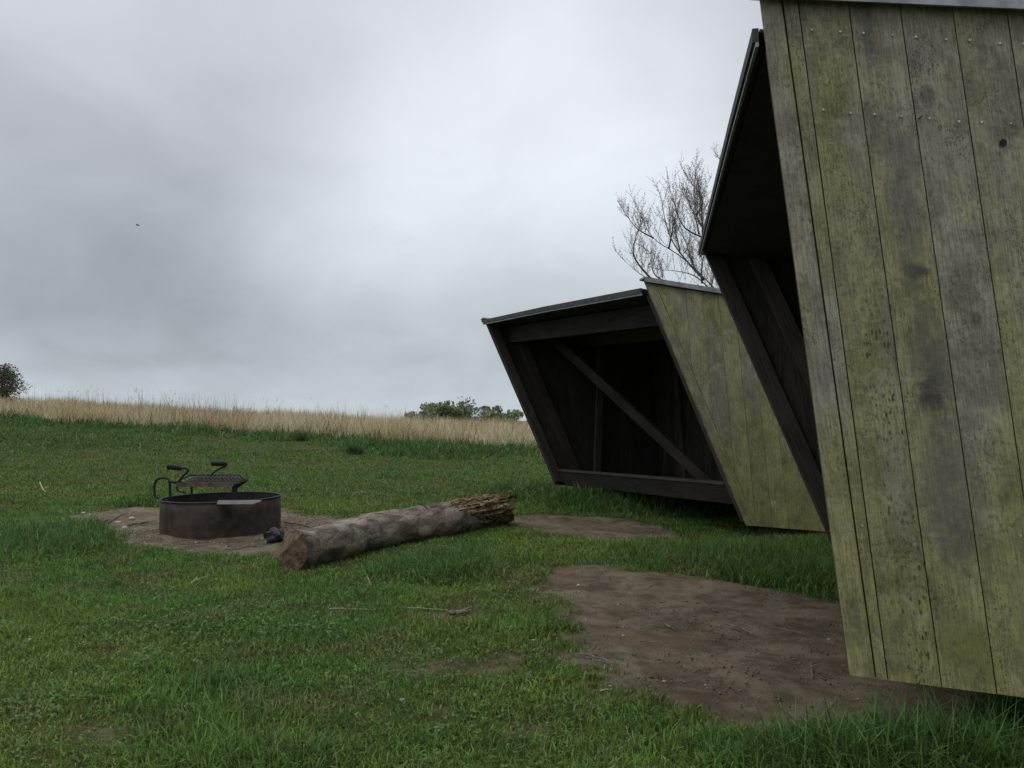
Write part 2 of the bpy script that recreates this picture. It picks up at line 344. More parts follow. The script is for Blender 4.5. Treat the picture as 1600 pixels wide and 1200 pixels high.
def shelter(label, NB, NT, FB, FT, wdir, slope_b, slope_t, depth, near_mat, board0, bw, board_lean, trim_w, beam, roof_drop, posts, pur):
    base = Vector(((NB.x + FB.x) / 2 + .5, (NB.y + FB.y) / 2, 0)); base.z = g1(base.x, base.y)
    R = empty('shelter', base, label, 'shelter', 'tilted wooden camping shelters')
    wd = Vector((wdir[0], wdir[1], 0)).normalized()
    db = wd + Vector((0, 0, slope_b)); dt = wd + Vector((0, 0, slope_t))
    cross = (FB - NB); crossn = Vector((cross.x, cross.y, 0)).normalized()      # from near side to far side
    NBb = NB + db * depth; FBb = FB + db * depth
    tn = (NBb - NT).dot(wd); NTb = NT + dt * (tn + .05); tf = (FBb - FT).dot(wd); FTb = FT + dt * (tf + .05)
    # ---- side walls in oblique wall coordinates
    def side(Bf, Tf, Bb, Tb, mat, outward, trim, name='side_wall', gap=.004):
        e1 = (Bb - Bf).normalized(); up = (Tf - Bf); n = e1.cross(up).normalized()
        if n.dot(outward) < 0: n = -n
        e2 = n.cross(e1).normalized();  e2 = e2 if e2.z > 0 else -e2
        e2 = (e2 - e1 * board_lean).normalized()
        def uvp(p):
            d = p - Bf; A = e1.dot(e2); x, y = d.dot(e1), d.dot(e2); det = 1 - A * A
            return ((x - A * y) / det, (y - A * x) / det)
        tg = trim + .006 if trim else 0
        poly = [uvp(p) for p in (Bf + e1 * tg, Tf + dt.normalized() * tg * .95, Tb, Bb)]
        mb = MB(); board_wall(mb, Bf, e1, e2, n, poly, board0, bw, gap)
        wobj = mb.build(name, mat, R)
        if trim:
            fe = (Tf - Bf).normalized(); tb = MB(); o = n * .0035
            a = [Bf + o, Tf + o, Tf + o + dt.normalized() * trim * .93, Bf + o + e1 * trim]
            tb.prism(a, n * .022, [(-.3, 0), (-.3, (Tf - Bf).length), (-.3 + trim, (Tf - Bf).length), (-.3 + trim, 0)], .45)
            d1 = dt.normalized(); a = [Bf + e1 * (trim - .03), Tf + d1 * (trim - .03), Tf + d1 * (trim + .06), Bf + e1 * (trim + .06)]
            tb.prism([p - n * .001 for p in a], -n * .012, None, .2)  # added strip behind the gap, blocks sky light coming through it
            tb.build('edge_board', mat, R)
        return wobj, e1, e2, n
    wobj, e1, e2, n = side(NB, NT, NBb, NTb, near_mat, -crossn, trim_w)
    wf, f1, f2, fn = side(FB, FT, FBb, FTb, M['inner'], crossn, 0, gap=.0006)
    # cap strips on the top of the side walls
    for (a, b_, nn) in ((NT, NTb, n), (FT, FTb, fn)):
        mb = MB(); d = (b_ - a).normalized(); upv = Vector((0, 0, 1))
        mb.box(a - d * .03 - nn * .02 + upv * .003, (b_ - a) + d * .06, nn * .085, upv * .016)
        mb.box(a - d * .02 + nn * .056 + upv * .003, (b_ - a) + d * .05, nn * .009, upv * -.028)
        mb.build('cap_strip', M['zinc'], R)
    # back wall
    mb = MB(); b1 = (FBb - NBb).normalized(); bu = (NTb - NBb); nb_ = b1.cross(bu).normalized(); nb_ = nb_ if nb_.dot(wd) > 0 else -nb_
    b2 = nb_.cross(b1).normalized(); b2 = b2 if b2.z > 0 else -b2
    poly = [((p - NBb).dot(b1), (p - NBb).dot(b2)) for p in (NBb - crossn * .04, FBb + crossn * .04, FTb + crossn * .04, NTb - crossn * .04)]
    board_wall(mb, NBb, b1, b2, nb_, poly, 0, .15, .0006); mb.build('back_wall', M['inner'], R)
    # roof slab: front edge in two sheets with a slight kink
    rN = NT + Vector((0, 0, -roof_drop[0])) + dt * roof_drop[2]; rF = FT + Vector((0, 0, -roof_drop[1])) + dt * .02
    rNb = NTb + Vector((0, 0, -roof_drop[0] * .6)) + dt * .12; rFb = FTb + Vector((0, 0, -roof_drop[1])) + dt * .12
    kf = roof_drop[3]; rM = rN.lerp(rF, kf) + Vector((0, 0, .012)); rMb = rNb.lerp(rFb, kf)
    sh = crossn * .012
    mb = MB()
    for (a, b_, c_, d_) in ((rN + sh, rM, rMb, rNb + sh), (rM, rF - sh, rFb - sh, rMb)):
        mb.prism([a, b_, c_, d_], Vector((0, 0, -.03)), None, .3)
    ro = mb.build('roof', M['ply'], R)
    mb = MB()
    for (a, b_, c_, d_) in ((rN + sh, rM, rMb, rNb + sh), (rM + Vector((0, 0, .003)), rF - sh, rFb - sh, rMb + Vector((0, 0, .003)))):
        mb.prism([p + Vector((0, 0, .004)) - wd * .03 for p in (a, b_)] + [p + Vector((0, 0, .004)) for p in (c_, d_)], Vector((0, 0, .012)), None, .3)
    mb.build('roof_felt', M['felt'], ro)
    mb = MB()
    for (a, b_) in ((rN + sh, rM), (rM, rF - sh)):
        mb.box(a - wd * .033 + Vector((0, 0, -.031)), b_ - a, -wd * .012, Vector((0, 0, -.016)), .5)
    mb.build('roof_edge', M['zinc'], ro)
    mb = MB()
    for (a, b_) in ((rN + sh, rM), (rM, rF - sh)):
        mb.box(a - wd * .033 + Vector((0, 0, .020)), b_ - a, -wd * .022, Vector((0, 0, -.050)), .5)
    mb.build('felt_edge', M['felt'], ro)
    # purlin under the roof a bit behind the front
    a = rN + dt * pur + Vector((0, 0, -.15)) + crossn * .03; b_ = rF + dt * (pur - .06) + Vector((0, 0, -.15)) - crossn * .03
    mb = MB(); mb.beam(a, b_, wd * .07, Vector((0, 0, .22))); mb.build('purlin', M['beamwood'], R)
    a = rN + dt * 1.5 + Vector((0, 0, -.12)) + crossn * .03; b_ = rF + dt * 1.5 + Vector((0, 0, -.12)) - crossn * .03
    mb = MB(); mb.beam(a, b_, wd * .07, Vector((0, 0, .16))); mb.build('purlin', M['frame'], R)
    # studs on the inner face of both sides, parallel to the slanting front edge
    for (Bf, Tf, Tn, nn) in ((FB, FT, roof_drop[1], -fn), (NB, NT, roof_drop[0], -n)):
        up = (Tf - Bf)
        for (s, wd_, th) in ((.0, .13, .045), (.34, .12, .09)):
            p = Bf + db * (s + wd_ / 2 + .004) + nn * (th / 2 + .003) + up * .02; q_ = Tf + dt * (s + wd_ / 2 + .004) + nn * (th / 2 + .003) - up.normalized() * (Tn + .05)
            mb = MB(); mb.beam(p, q_, wd * wd_, nn * th); mb.build('stud', M['frame'], R)
    # floor, front beam, bench board
    bN, bF = beam
    upb = ((NT - NB).normalized() + (FT - FB).normalized()).normalized()
    mb = MB(); mb.box(bN, bF - bN, upb * .20, wd * .05, .1); fb = mb.build('front_beam', M['inner'], R)
    mb = MB(); mb.box(bN + upb * .203 - wd * .012, bF - bN, Vector((0, 0, .024)), wd * .12, .4); mb.build('front_rail', M['frame'], R)
    mb = MB(); L = depth - (bN - NB).dot(wd) - .02
    fN = bN + wd * .17 + upb * .15; nbd = 12
    for k in range(nbd):
        p = fN + db * (L - .17) * k / nbd; mb.box(p, bF - bN, db * ((L - .17) / nbd - .006), Vector((0, 0, .025)), random.random())
    mb.build('floor', M['inner'], R)
    mb = MB(); mb.box(bN + db * .9 + Vector((0, 0, -.02)), bF - bN, wd * .06, Vector((0, 0, .12)), .3); mb.build('joist', M['inner'], R)
    # back-wall studs and diagonal braces
    bi = -nb_ * .035
    for kk in (.18, .42, .62, .84):
        p = NBb.lerp(FBb, kk) + bi + Vector((0, 0, .1)); q_ = NTb.lerp(FTb, kk) + bi - Vector((0, 0, .12))
        mb = MB(); mb.beam(p, q_, b1 * .095, nb_ * .06); mb.build('stud', M['frame'], R)
    p = FT.lerp(NT, .04) + dt * .92 - Vector((0, 0, .12)); q_ = FB.lerp(NB, .68) + db * .85 + Vector((0, 0, .12))
    mb = MB(); ax = (q_ - p).normalized(); mb.beam(p, q_, ax.cross(nb_) * .14, nb_ * .05); mb.build('brace', M['inner'], R)
    p = FB + db * .62 - fn * .06 + Vector((0, 0, .05)); q_ = FT + dt * .95 - fn * .06 - Vector((0, 0, .15)); q_.x = p.x + .08; mb = MB(); mb.beam(p, q_, wd * .1, fn * .05); mb.build('stud', M['frame'], R)
    # short posts that carry the floor
    for (k, s) in posts:
        p = bN.lerp(bF, k) + db * s; g = g1(p.x, p.y)
        mb = MB(); mb.beam(Vector((p.x, p.y, g - .15)), Vector((p.x, p.y, p.z + .02)), (.07, 0, 0), (0, .07, 0)); mb.build('post', M['frame'], R)
    return R, wobj, e1, e2, n

def slope(Pf, wdir, px, py):
    wd = Vector((wdir[0], wdir[1], 0)).normalized(); k = (px - 800) / (pix_dir(px, py).y)   # X = k*Y
    t_ = (k * Pf.y - Pf.x) / (wd.x - k * wd.y); Q = Pf + wd * t_; return (P(px, py, Q.y).z - Pf.z) / t_
# near shelter
aNB, aNT, aFB, aFT = P(1327, 1052, 2.90), P(1186, -2, 2.98), P(1303, 858, 6.3), P(1098, 389, 7.1)
wA = (.975, -.22)
sbA = slope(aNB, wA, 1600, 1087); stA = slope(aNT, wA, 1600, 17)
print('A slopes', sbA, stA, aNB, aNT, aFB, aFT)
wa = Vector((*wA, 0)).normalized(); dbA = wa + Vector((0, 0, sbA))
# the uv place of a mark seen on the near wall
def wall_uv(Bf, Tf, wdir, sb, lean, px, py):
    wd = Vector((*wdir, 0)).normalized(); e1 = (wd + Vector((0, 0, sb))).normalized(); n = e1.cross(Tf - Bf).normalized(); e2 = n.cross(e1); e2 = e2 if e2.z > 0 else -e2
    e2 = (e2 - e1 * lean).normalized(); O = Vector((0, 0, EYE)); d = pix_dir(px, py); t_ = (Bf - O).dot(n) / d.dot(n); p = O + d * t_ - Bf
    A = e1.dot(e2); x, y = p.dot(e1), p.dot(e2); det = 1 - A * A; return ((x - A * y) / det, (y - A * x) / det), O + d * t_, n
def lean_of(Bf, Tf, wdir, sb, pa, pb):       # forward lean of the boards, from one seam seen at pa (top) and pb (bottom)
    a, _, _ = wall_uv(Bf, Tf, wdir, sb, 0, *pa); b_, _, _ = wall_uv(Bf, Tf, wdir, sb, 0, *pb); return -(a[0] - b_[0]) / (a[1] - b_[1])
LEAN_A = lean_of(aNB, aNT, wA, sbA, (1404, 12), (1555, 1080)); print('leanA', LEAN_A)
def uvA(px, py): return wall_uv(aNB, aNT, wA, sbA, LEAN_A, px, py)[0]
st = []
for (px, py, rx, ry, k, colr) in ((1428, 425, .045, .03, .8, (.04, .037, .038)), (1452, 560, .07, .18, .72, (.085, .08, .084)), (1452, 622, .055, .07, .8, (.04, .037, .042)),
                                  (1350, 30, .03, .16, .6, (.07, .066, .07)), (1362, 190, .03, .1, .55, (.08, .075, .08)), (1447, 150, .03, .05, .6, (.045, .04, .03)), (1410, 340, .05, .35, .5, (.11, .105, .11)), (1500, 760, .08, .30, .5, (.11, .105, .11)), (1470, 780, .07, .28, .6, (.10, .095, .10)),
                                  (1562, 205, .05, .04, .5, (.06, .055, .035)), (1522, 500, .022, .03, .7, (.045, .04, .035)), (1500, 470, .06, .05, .5, (.10, .085, .035)), (1400, 760, .05, .2, .3, (.3, .3, .27)),
                                  (1510, 1010, .10, .13, .55, (.115, .11, .03)), (1300, 690, .02, .08, .7, (.06, .055, .055))):
    u_, v_ = uvA(px, py); st.append((u_, v_, rx, ry, k, colr))
M['wallA'] = wall_mat('weathered_algae_boards_near', .60, 1.0, 1.0, st, speck_u=(uvA(1376, 800)[0], uvA(1432, 800)[0]))
b0 = uvA(1396, 540)[0]
beamA = (aNB + wa * .06 + Vector((0, 0, .22)) + Vector((.02, .05, 0)), aFB + wa * .05 + Vector((0, 0, .16)) - Vector((.02, .05, 0)))
RA, wallA, e1A, e2A, nA = shelter('nearest wooden shelter with tall green-grey plank side cut off by the right edge', aNB, aNT, aFB, aFT, wA, sbA, stA, 2.5, M['wallA'], b0, .163, LEAN_A, .076, beamA, (.115, .02, .03, .25), ((.25, .5), (.75, .5), (.5, 1.9), (.95, 1.9), (.08, 1.9)), .95)
# screws and a knot hole
for (px, py) in ((1267, 52), (1311, 55), (1347, 57), (1392, 60), (1428, 63), (1475, 67), (1511, 68), (1558, 73), (1594, 74),
                 (1285, 176), (1327, 181), (1364, 183), (1406, 186), (1449, 189), (1495, 194), (1530, 195), (1575, 197),
                 (1590, 835), (1345, 820)):
    uvv, wp, nn = wall_uv(aNB, aNT, wA, sbA, LEAN_A, px, py)
    mb = MB(); r = .0038; q0 = wp + nA * .0262
    a1 = e1A; a2 = nA.cross(e1A)
    ring = [q0 + (a1 * math.cos(k * math.pi / 4) + a2 * math.sin(k * math.pi / 4)) * r for k in range(8)]
    mb.prism(ring, nA * .003); so_ = mb.build('screw', M['screw'], wallA)
uvv, wp, nn = wall_uv(aNB, aNT, wA, sbA, LEAN_A, 1563, 227)
mb = MB(); q0 = wp + nA * .0258
mb.prism([q0 + (e1A * math.cos(k * math.pi / 7) * .0115 + nA.cross(e1A) * math.sin(k * math.pi / 7) * .0125 * (1 + .15 * math.sin(k * 2.1))) for k in range(14)], nA * .0012); mb.build('knot_hole', M['hole'], wallA)
mb = MB(); uvv, wp, nn = wall_uv(aNB, aNT, wA, sbA, LEAN_A, 1432, 190); q0 = wp + nA * .028
mb.tube([q0, q0 + nA * .012 + Vector((.0, 0, -.004)), q0 + nA * .018 + Vector((.008, 0, .004))], .0022, 6); mb.build('nail', M['hole'], wallA)
# far shelter
bNB, bNT, bFB, bFT = P(1165, 821, 8.1), P(1005, 439, 8.05), P(868, 757, 12.0), P(757, 499, 11.9)
wB = (.92, .40); sbB = slope(bNB, wB, 1290, 831); stB = slope(bNT, wB, 1125, 458)
print('B slopes', sbB, stB, bNB, bNT, bFB, bFT)
wb = Vector((*wB, 0)).normalized()
beamB = (P(1146, 788, 8.25), P(882, 757, 11.95))
def uvB(px, py): return wall_uv(bNB, bNT, wB, sbB, LEAN_B, px, py)[0]
LEAN_B = lean_of(bNB, bNT, wB, sbB, (1119.5, 457), (1145, 735)); print('leanB', LEAN_B)
RB, wallB, *_ = shelter('farther wooden shelter whose whole dark open front faces the fire ring', bNB, bNT, bFB, bFT, wB, sbB, stB, 1.75, M['wallB'], uvB(1123.5, 500)[0], .195, LEAN_B, .115, beamB, (.085, .03, .03, .52), ((.47, .45), (.1, .5), (.9, .5), (.5, 1.2), (.1, 1.2), (.9, 1.2)), .42)

# ------------------------------------------------------------------ fallen log
lb = simple('weathered_bark', (.085, .075, .066), (.24, .215, .19), 7, .9, 0, .6, .01)
t = NT(lb.node_tree); b = [n_ for n_ in t.n if n_.type == 'BSDF_PRINCIPLED'][0]
uv = t.node('ShaderNodeUVMap').outputs[0]
c = t.mix(t.ramp(t.noise(t.scale(uv, 1.6, 1, 1), 4.5, 6, .65, .6), .35, .66), (.070, .055, .042), (.33, .27, .21))
c = t.mix(t.ramp(t.noise(t.scale(uv, 5, 1, 1), 26, 4, .6), .5, .32, 0, .6), c, (.05, .04, .034))
c = t.mix(t.ramp(t.noise(uv, 2.6, 4, .6), .60, .74, 0, .3), c, (.10, .095, .05))
c = t.mix(t.ramp(t.noise(t.scale(uv, 9, .8, 1), 5, 5, .6, .6), .60, .66, 0, .75), c, (.02, .016, .013))
c = t.mix(t.ramp(t.noise(t.scale(uv, 2, 2, 1), 7, 6, .75, .4), .60, .68, 0, .55), c, (.36, .32, .26))
su_ = t.node('ShaderNodeSeparateXYZ', inp={0: uv}).outputs
e_ = t.math('ADD', t.math('POWER', t.math('DIVIDE', t.math('SUBTRACT', su_[0], .22), .09), 2.0), t.math('POWER', t.math('DIVIDE', t.math('SUBTRACT', su_[1], 1.55), .022), 2.0))
c = t.mix(t.ramp(e_, .4, 1.3, .9, 0), c, (.012, .010, .008))
t.l.new(c, b.inputs['Base Color']); M['bark'] = lb
bump(t, b, t.math('ADD', t.noise(t.scale(uv, 6, 1.2, 1), 18, 5, .65), t.noise(t.scale(uv, 1, 9, 1), 5, 3, .6)), .9, .012)
M['cut'] = simple('cut_end_wood', (.060, .040, .025), (.165, .115, .07), 22, .9)
m, t, b = new_mat('rotten_wood', .9, .15); M['rot'] = m
uv = t.node('ShaderNodeUVMap').outputs[0]
c = t.mix(t.ramp(t.noise(t.scale(uv, 6, 1, 1), 14, 6, .7, .8), .42, .62), (.06, .045, .022), (.52, .41, .21))
c = t.mix(t.ramp(t.noise(t.scale(uv, 3, 1, 1), 9, 4, .6, .3), .50, .64, 0, .8), c, (.03, .02, .012))
t.l.new(c, b.inputs['Base Color']); bump(t, b, t.noise(t.scale(uv, 8, 1, 1), 16, 6, .7, .6), 1.0, .03)
def on_ground(px, py, D, r):
    p = P(px, py, D); p.z = g1(p.x, p.y) + r; return p
path_px = [(468, 868, 6.25, .162), (520, 848, 6.6, .165), (575, 832, 7.0, .152), (640, 818, 7.5, .150), (700, 808, 8.0, .152), (745, 803, 8.4, .160), (785, 800, 8.8, .155)]
LP = []; LR = []
for (px, bot, hpx) in ((452, 897, 64), (515, 883, 62), (575, 866, 62), (640, 852, 57), (700, 839, 55), (745, 830, 54), (782, 824, 55)):
    g = gp(px, bot - 3); r_ = .5 * hpx * g.y / F * 1.0; LP.append(Vector((g.x, g.y + r_ * .5, g.z + r_ * .93))); LR.append(r_)
LG = empty('fallen_log', (LP[3].x, LP[3].y, g1(LP[3].x, LP[3].y)), 'long bent grey log lying on the grass, rotten and splintered at its far end', 'log')
def catmull(pts, k):
    out = []
    for i in range(len(pts) - 1):
        p0, p1, p2, p3 = pts[max(i - 1, 0)], pts[i], pts[i + 1], pts[min(i + 2, len(pts) - 1)]
        for j in range(k):
            u = j / k; out.append(.5 * ((2 * p1) + (p2 - p0) * u + (2 * p0 - 5 * p1 + 4 * p2 - p3) * u * u + (3 * p1 - p0 - 3 * p2 + p3) * u ** 3))
    out.append(pts[-1]); return out
LC = catmull(LP, 12); LRR = list(np.interp(np.linspace(0, 1, len(LC)), np.linspace(0, 1, len(LR)), LR))
NS = 64; rot0 = .60
def bevel(lat, U, V, r): return max(0.0, lat.dot(V) * .80 - lat.dot(U) * .60 - .30 * r) * .7
def log_ring(i, k, rotten):
    m_ = len(LC); tt = i / (m_ - 1); T = (LC[min(i + 1, m_ - 1)] - LC[max(i - 1, 0)]).normalized()
    U = T.cross(Vector((0, 0, 1))).normalized(); V = U.cross(T); a = 2 * math.pi * k / NS; s_ = tt * 2.9
    ca, sa = math.cos(a), math.sin(a)
    nz = float(fbm(np.array(ca * 1.3 + 5 + s_ * .9), np.array(sa * 1.3 + 9 + s_ * .6), 3)) - .5
    r = LRR[i] * (1 + nz * .30) + .012 * (float(fbm(np.array(a * 2.2 + 3), np.array(s_ * 3.5), 3)) - .5) + .010 * math.exp(-((s_ - 1.55) / .05) ** 2) * max(0, sa)
    r += .006 * (float(vn(np.array(s_ * 7.0), np.array(a * 1.5 + 3))) - .5)
    if i < 3: r *= 1 + .05 * (3 - i) / 3
    if rotten:
        w_ = min(1, max(0, (tt - rot0) / .10))
        g = float(fbm(np.array(a * 5.0 + 40), np.array(s_ * 1.7), 4)) - .5
        g2 = float(fbm(np.array(a * 9.0 + 4), np.array(s_ * 6.7), 3)) - .5
        r *= 1 + w_ * (g * .46 + g2 * .22 - .05 - .12 * max(0, (tt - .8) / .2))
        r *= 1 - .0 * w_
    p = LC[i] + (U * ca + V * sa) * r
    if i < 8: p = p + T * max(0.0, bevel((U * ca + V * sa) * r, U, V, LRR[0]) - (LC[i] - LC[0]).length)
    if rotten and tt > .93:
        p = p + T * (.22 * (tt - .93) / .07 * (float(vn(np.array(a * 6.0), np.array(2.0))) - .35)) + V * .0
    return p, (k / NS * 1.0, s_)
ilast = int(len(LC) * .80)
mb = MB(); vs = []; uvs = []
for i in range(ilast + 1):
    for k in range(NS + 1):
        kk = k % NS; a = 2 * math.pi * kk / NS
        p, u = log_ring(i, kk, False)
        if i > ilast - 14:      # bark edge frays: it ends sooner on top than below
            pass
        vs.append(p); uvs.append((k / NS, u[1]))
fs = []
for i in range(ilast):
    for k in range(NS):
        a = 2 * math.pi * k / NS; end = .60 + .22 * (.5 - .5 * math.sin(a)) * 1.0 + .05 * (float(vn(np.array(a * 3.0), np.array(7.0))) - .5) - (.02 if math.cos(a) < 0 else 0)
        if i / (len(LC) - 1) < end: fs.append((i * (NS + 1) + k, i * (NS + 1) + k + 1, (i + 1) * (NS + 1) + k + 1, (i + 1) * (NS + 1) + k))
mb.add(vs, fs, uvs); mb.build('bark', M['bark'], LG, True)
mb = MB(); vs = []; uvs = []; i0 = int(len(LC) * rot0) - 2; m_ = len(LC)
for i in range(i0, m_):
    for k in range(NS + 1):
        p, u = log_ring(i, k % NS, True); c0 = LC[i]
        if i / (m_ - 1) < .83: p = c0 + (p - c0) * .955
        vs.append(p); uvs.append((k / NS, u[1]))
rows = m_ - i0
fs = [(i * (NS + 1) + k, i * (NS + 1) + k + 1, (i + 1) * (NS + 1) + k + 1, (i + 1) * (NS + 1) + k) for i in range(rows - 1) for k in range(NS)]
T = (LC[-1] - LC[-2]).normalized(); base = len(vs)
for ringk, sc in ((1, .7), (2, .4)):
    for k in range(NS + 1):
        p = vs[(rows - 1) * (NS + 1) + (k % NS)]; c0 = LC[-1] + T * (.02 - .1 * ringk); q_ = c0 + (p - LC[-1]) * sc + T * random.uniform(-.05, .07)
        vs.append(q_ if k < NS else vs[base + (ringk - 1) * (NS + 1)]); uvs.append((k / NS, 3 + ringk * .1))
for r_ in range(2):
    o0 = (rows - 1 + r_) * (NS + 1); o1 = o0 + NS + 1
    fs += [(o0 + k, o0 + k + 1, o1 + k + 1, o1 + k) for k in range(NS)]
fs.append(tuple(base + (NS + 1) + k for k in range(NS)))
mb.add(vs, fs, uvs)
for _ in range(60):
    a = random.uniform(-.4, math.pi + .4); tt = random.uniform(.68, .99); i = int(tt * (m_ - 1)); Ti = (LC[min(i + 1, m_ - 1)] - LC[i - 1]).normalized()
    U = Ti.cross(Vector((0, 0, 1))).normalized(); V = U.cross(Ti); rd = U * math.cos(a) + V * math.sin(a)
    p = LC[i] + rd * (LRR[i] * random.uniform(.84, .99)); L = random.uniform(.03, .13); wv = Ti.cross(rd) * random.uniform(.003, .010)
    d = (Ti + rd * random.uniform(-.1, .18) + Vector((0, 0, random.uniform(-.1, .1)))).normalized()
    mb.box(p, d * L, wv, rd * random.uniform(.003, .009), random.random())
mb.build('rotten_end', M['rot'], LG)
mb = MB(); T0 = (LC[1] - LC[0]).normalized(); c0 = LC[0]; U0 = T0.cross(Vector((0, 0, 1))).normalized(); V0 = U0.cross(T0)
lat = [log_ring(0, k, False)[0] - c0 for k in range(NS)]; lat = [l - T0 * l.dot(T0) for l in lat]; vs = []; scs = (1.0, .9, .78, .64, .5, .36, .22, .08)
for q_ in scs:
    for k in range(NS):
        l = lat[k] * q_; vs.append(c0 + l + T0 * (bevel(l, U0, V0, LRR[0]) - .004 + .010 * (float(vn(np.array(l.dot(U0) * 60 + 50), np.array(l.dot(V0) * 25 + 50))) - .5) * (q_ < 1)))
fs = [(r_ * NS + (k + 1) % NS, r_ * NS + k, (r_ + 1) * NS + k, (r_ + 1) * NS + (k + 1) % NS) for r_ in range(len(scs) - 1) for k in range(NS)]
fs.append(tuple((len(scs) - 1) * NS + k for k in range(NS))[::-1])
mb.add(vs, fs, [(0, 0)] * len(vs)); mb.build('cut_end', M['cut'], LG)

# ------------------------------------------------------------------ fire ring
rust = simple('rusty_steel', (.030, .022, .018), (.068, .049, .038), 9, .75, .0, .35, .003, .3)
M['rust'] = rust; M['soot'] = simple('sooty_steel', (.010, .010, .010), (.022, .020, .019), 30, .6, 0, .3, .002, .4)
M['redrust'] = simple('red_rusty_bar', (.09, .045, .035), (.17, .10, .085), 22, .7); M['plate'] = simple('worn_shelf_steel', (.06, .056, .05), (.11, .10, .09), 15, .5, .2)
rc = Vector((RING.x, RING.y, g1(RING.x, RING.y))); RR = 89 * rc.y / F; RH = 46 * rc.y / F; print('ring', rc, RR, RH)
FR = empty('fire_ring', rc, 'round rusty steel fire ring with a black swing grill above it', 'fire pit')
mb = MB(); n_ = 96
def rr_(k): a = 2 * math.pi * k / n_; return RR * (1 + .006 * math.sin(3 * a + 1) + .004 * math.sin(7 * a)), a
vs = []; rows_ = [(-.08, 0), (.10, .002), (.20, -.002), (RH, 0), (RH, -.005)]
for z, dr in rows_:
    for k in range(n_):
        r, a = rr_(k); zt = z + (.012 * math.sin(a) * 0 + (.008 * math.cos(a)) if z > .2 else 0)
        vs.append(rc + Vector(((r + dr) * math.cos(a), (r + dr) * math.sin(a), zt)))
fs = [(j * n_ + k, j * n_ + (k + 1) % n_, (j + 1) * n_ + (k + 1) % n_, (j + 1) * n_ + k) for j in range(len(rows_) - 1) for k in range(n_)]
mb.add(vs, fs); mb.build('ring_wall', M['rust'], FR, True)
mb = MB(); vs = []
for z, dr in ((RH, -.005), (.1, -.009), (-.08, -.008)):
    for k in range(n_):
        r, a = rr_(k); vs.append(rc + Vector(((r + dr) * math.cos(a), (r + dr) * math.sin(a), z + (.008 * math.cos(a) if z > .2 else 0))))
fs = [(j * n_ + k, j * n_ + (k + 1) % n_, (j + 1) * n_ + (k + 1) % n_, (j + 1) * n_ + k) for j in range(2) for k in range(n_)]
mb.add(vs, fs); mb.build('inner_wall', M['soot'], FR, True)
mb = MB(); pts = [rc + Vector(((rr_(k)[0]) * math.cos(rr_(k)[1]), rr_(k)[0] * math.sin(rr_(k)[1]), RH + .008 * math.cos(rr_(k)[1]) + .003)) for k in range(n_ + 1)]
mb.tube(pts, .009, 6); mb.build('rim', M['soot'], FR, True)
mb = MB()
def L3(px, py, v=0.0):           # a point near the ring: v metres behind its middle
    return P(px, py, rc.y + v)
mb = MB(); mb.tube(catmull([L3(262, 783, .0), L3(245, 777), L3(241.5, 770), L3(241.5, 757), L3(246, 749), L3(255, 746), L3(263, 749), L3(265.5, 758), L3(265.5, 790)], 5), .0125, 8); mb.build('arch_bar', M['soot'], FR, True)
mb = MB(); mb.tube([L3(263, 752), L3(272, 753), L3(284, 754)], .016, 8); mb.build('hinge_sleeve', M['soot'], FR, True)
# grate
gz0 = L3(300, 755).z
gl, gr, gb1, gb2 = L3(278, 755.5, -.10).x, L3(365, 757, -.10).x, L3(294, 741, .35).x, L3(385, 748, .30).x
A0 = Vector((gl, rc.y - .10, gz0 - .012)); A1 = Vector((gr, rc.y - .10, gz0 - .012)); gt = lambda v: gz0 + .10 * (v + .10); A2 = Vector((L3(386, 748, .12).x, rc.y + .12, gt(.12))); A3 = Vector((L3(374, 745, .38).x, rc.y + .40, gt(.40))); A4 = Vector((gb1, rc.y + .42, gt(.42))); A5 = Vector((L3(282, 748, .15).x, rc.y + .16, gt(.16)))
G = empty('tmp', rc, '', ''); bpy.data.objects.remove(G)
mb = MB(); mb.tube([A0, A1, A2, A3, A4, A5, A0], .011, 6); gr_ = mb.build('grate', M['soot'], FR)
mb = MB()
for k in range(15):
    x = gl + (k + .5) / 15 * (A2.x - gl); y0 = rc.y - .10 if x < gr else rc.y - .10 + .22 * (x - gr) / (A2.x - gr); y1 = rc.y + .40
    y1 = min(y1, rc.y + .16 + (x - gl) * 2.6) if x < gb1 + .05 else y1; y1 = min(y1, rc.y + .12 + (A2.x - x) * 3)
    mb.tube([(x, y0, gt(y0 - rc.y)), (x, y1, gt(y1 - rc.y) + .004)], .0065, 5)
for k in range(4): mb.tube([(gl + .02, rc.y + .0 + k * .09, gt(k * .09) - .01), (A2.x - .03, rc.y + .02 + k * .085, gt(.02 + k * .085) - .01)], .006, 5)
mb.build('grate_bars', M['soot'], gr_)
mb = MB(); mb.box(A0 + Vector((0, -.012, -.012)), A1 - A0, (0, -.006, 0), (0, 0, .040)); mb.build('front_bar', M['redrust'], gr_)
mb = MB(); mb.prism([A1 + Vector((0, .0, .014)), A1 + Vector((-.02, 0, -.03)), L3(372, 762, .0), A2 + Vector((-.01, 0, -.02)), A2 + Vector((0, 0, .016))], (0, .03, 0)); mb.build('corner_bracket', M['soot'], gr_)
def handle(path, g0, g1_):
    mb = MB(); mb.tube(catmull(path, 5), .0115, 7); h = mb.build('handle', M['soot'], gr_, True)
    mb = MB(); pts = []; ax = (g1_ - g0); turns = 6; e = Vector((0, 1, 0)); u_ = ax.cross(e).normalized()
    for k in range(turns * 10 + 1):
        a = k / 10 * 2 * math.pi; pts.append(g0 + ax * (k / (turns * 10)) + (e * math.cos(a) + u_ * math.sin(a)) * .021)
    mb.tube(pts, .0085, 6); mb.tube([g0, g1_], .012, 6); mb.build('coil_grip', M['soot'], h, True)
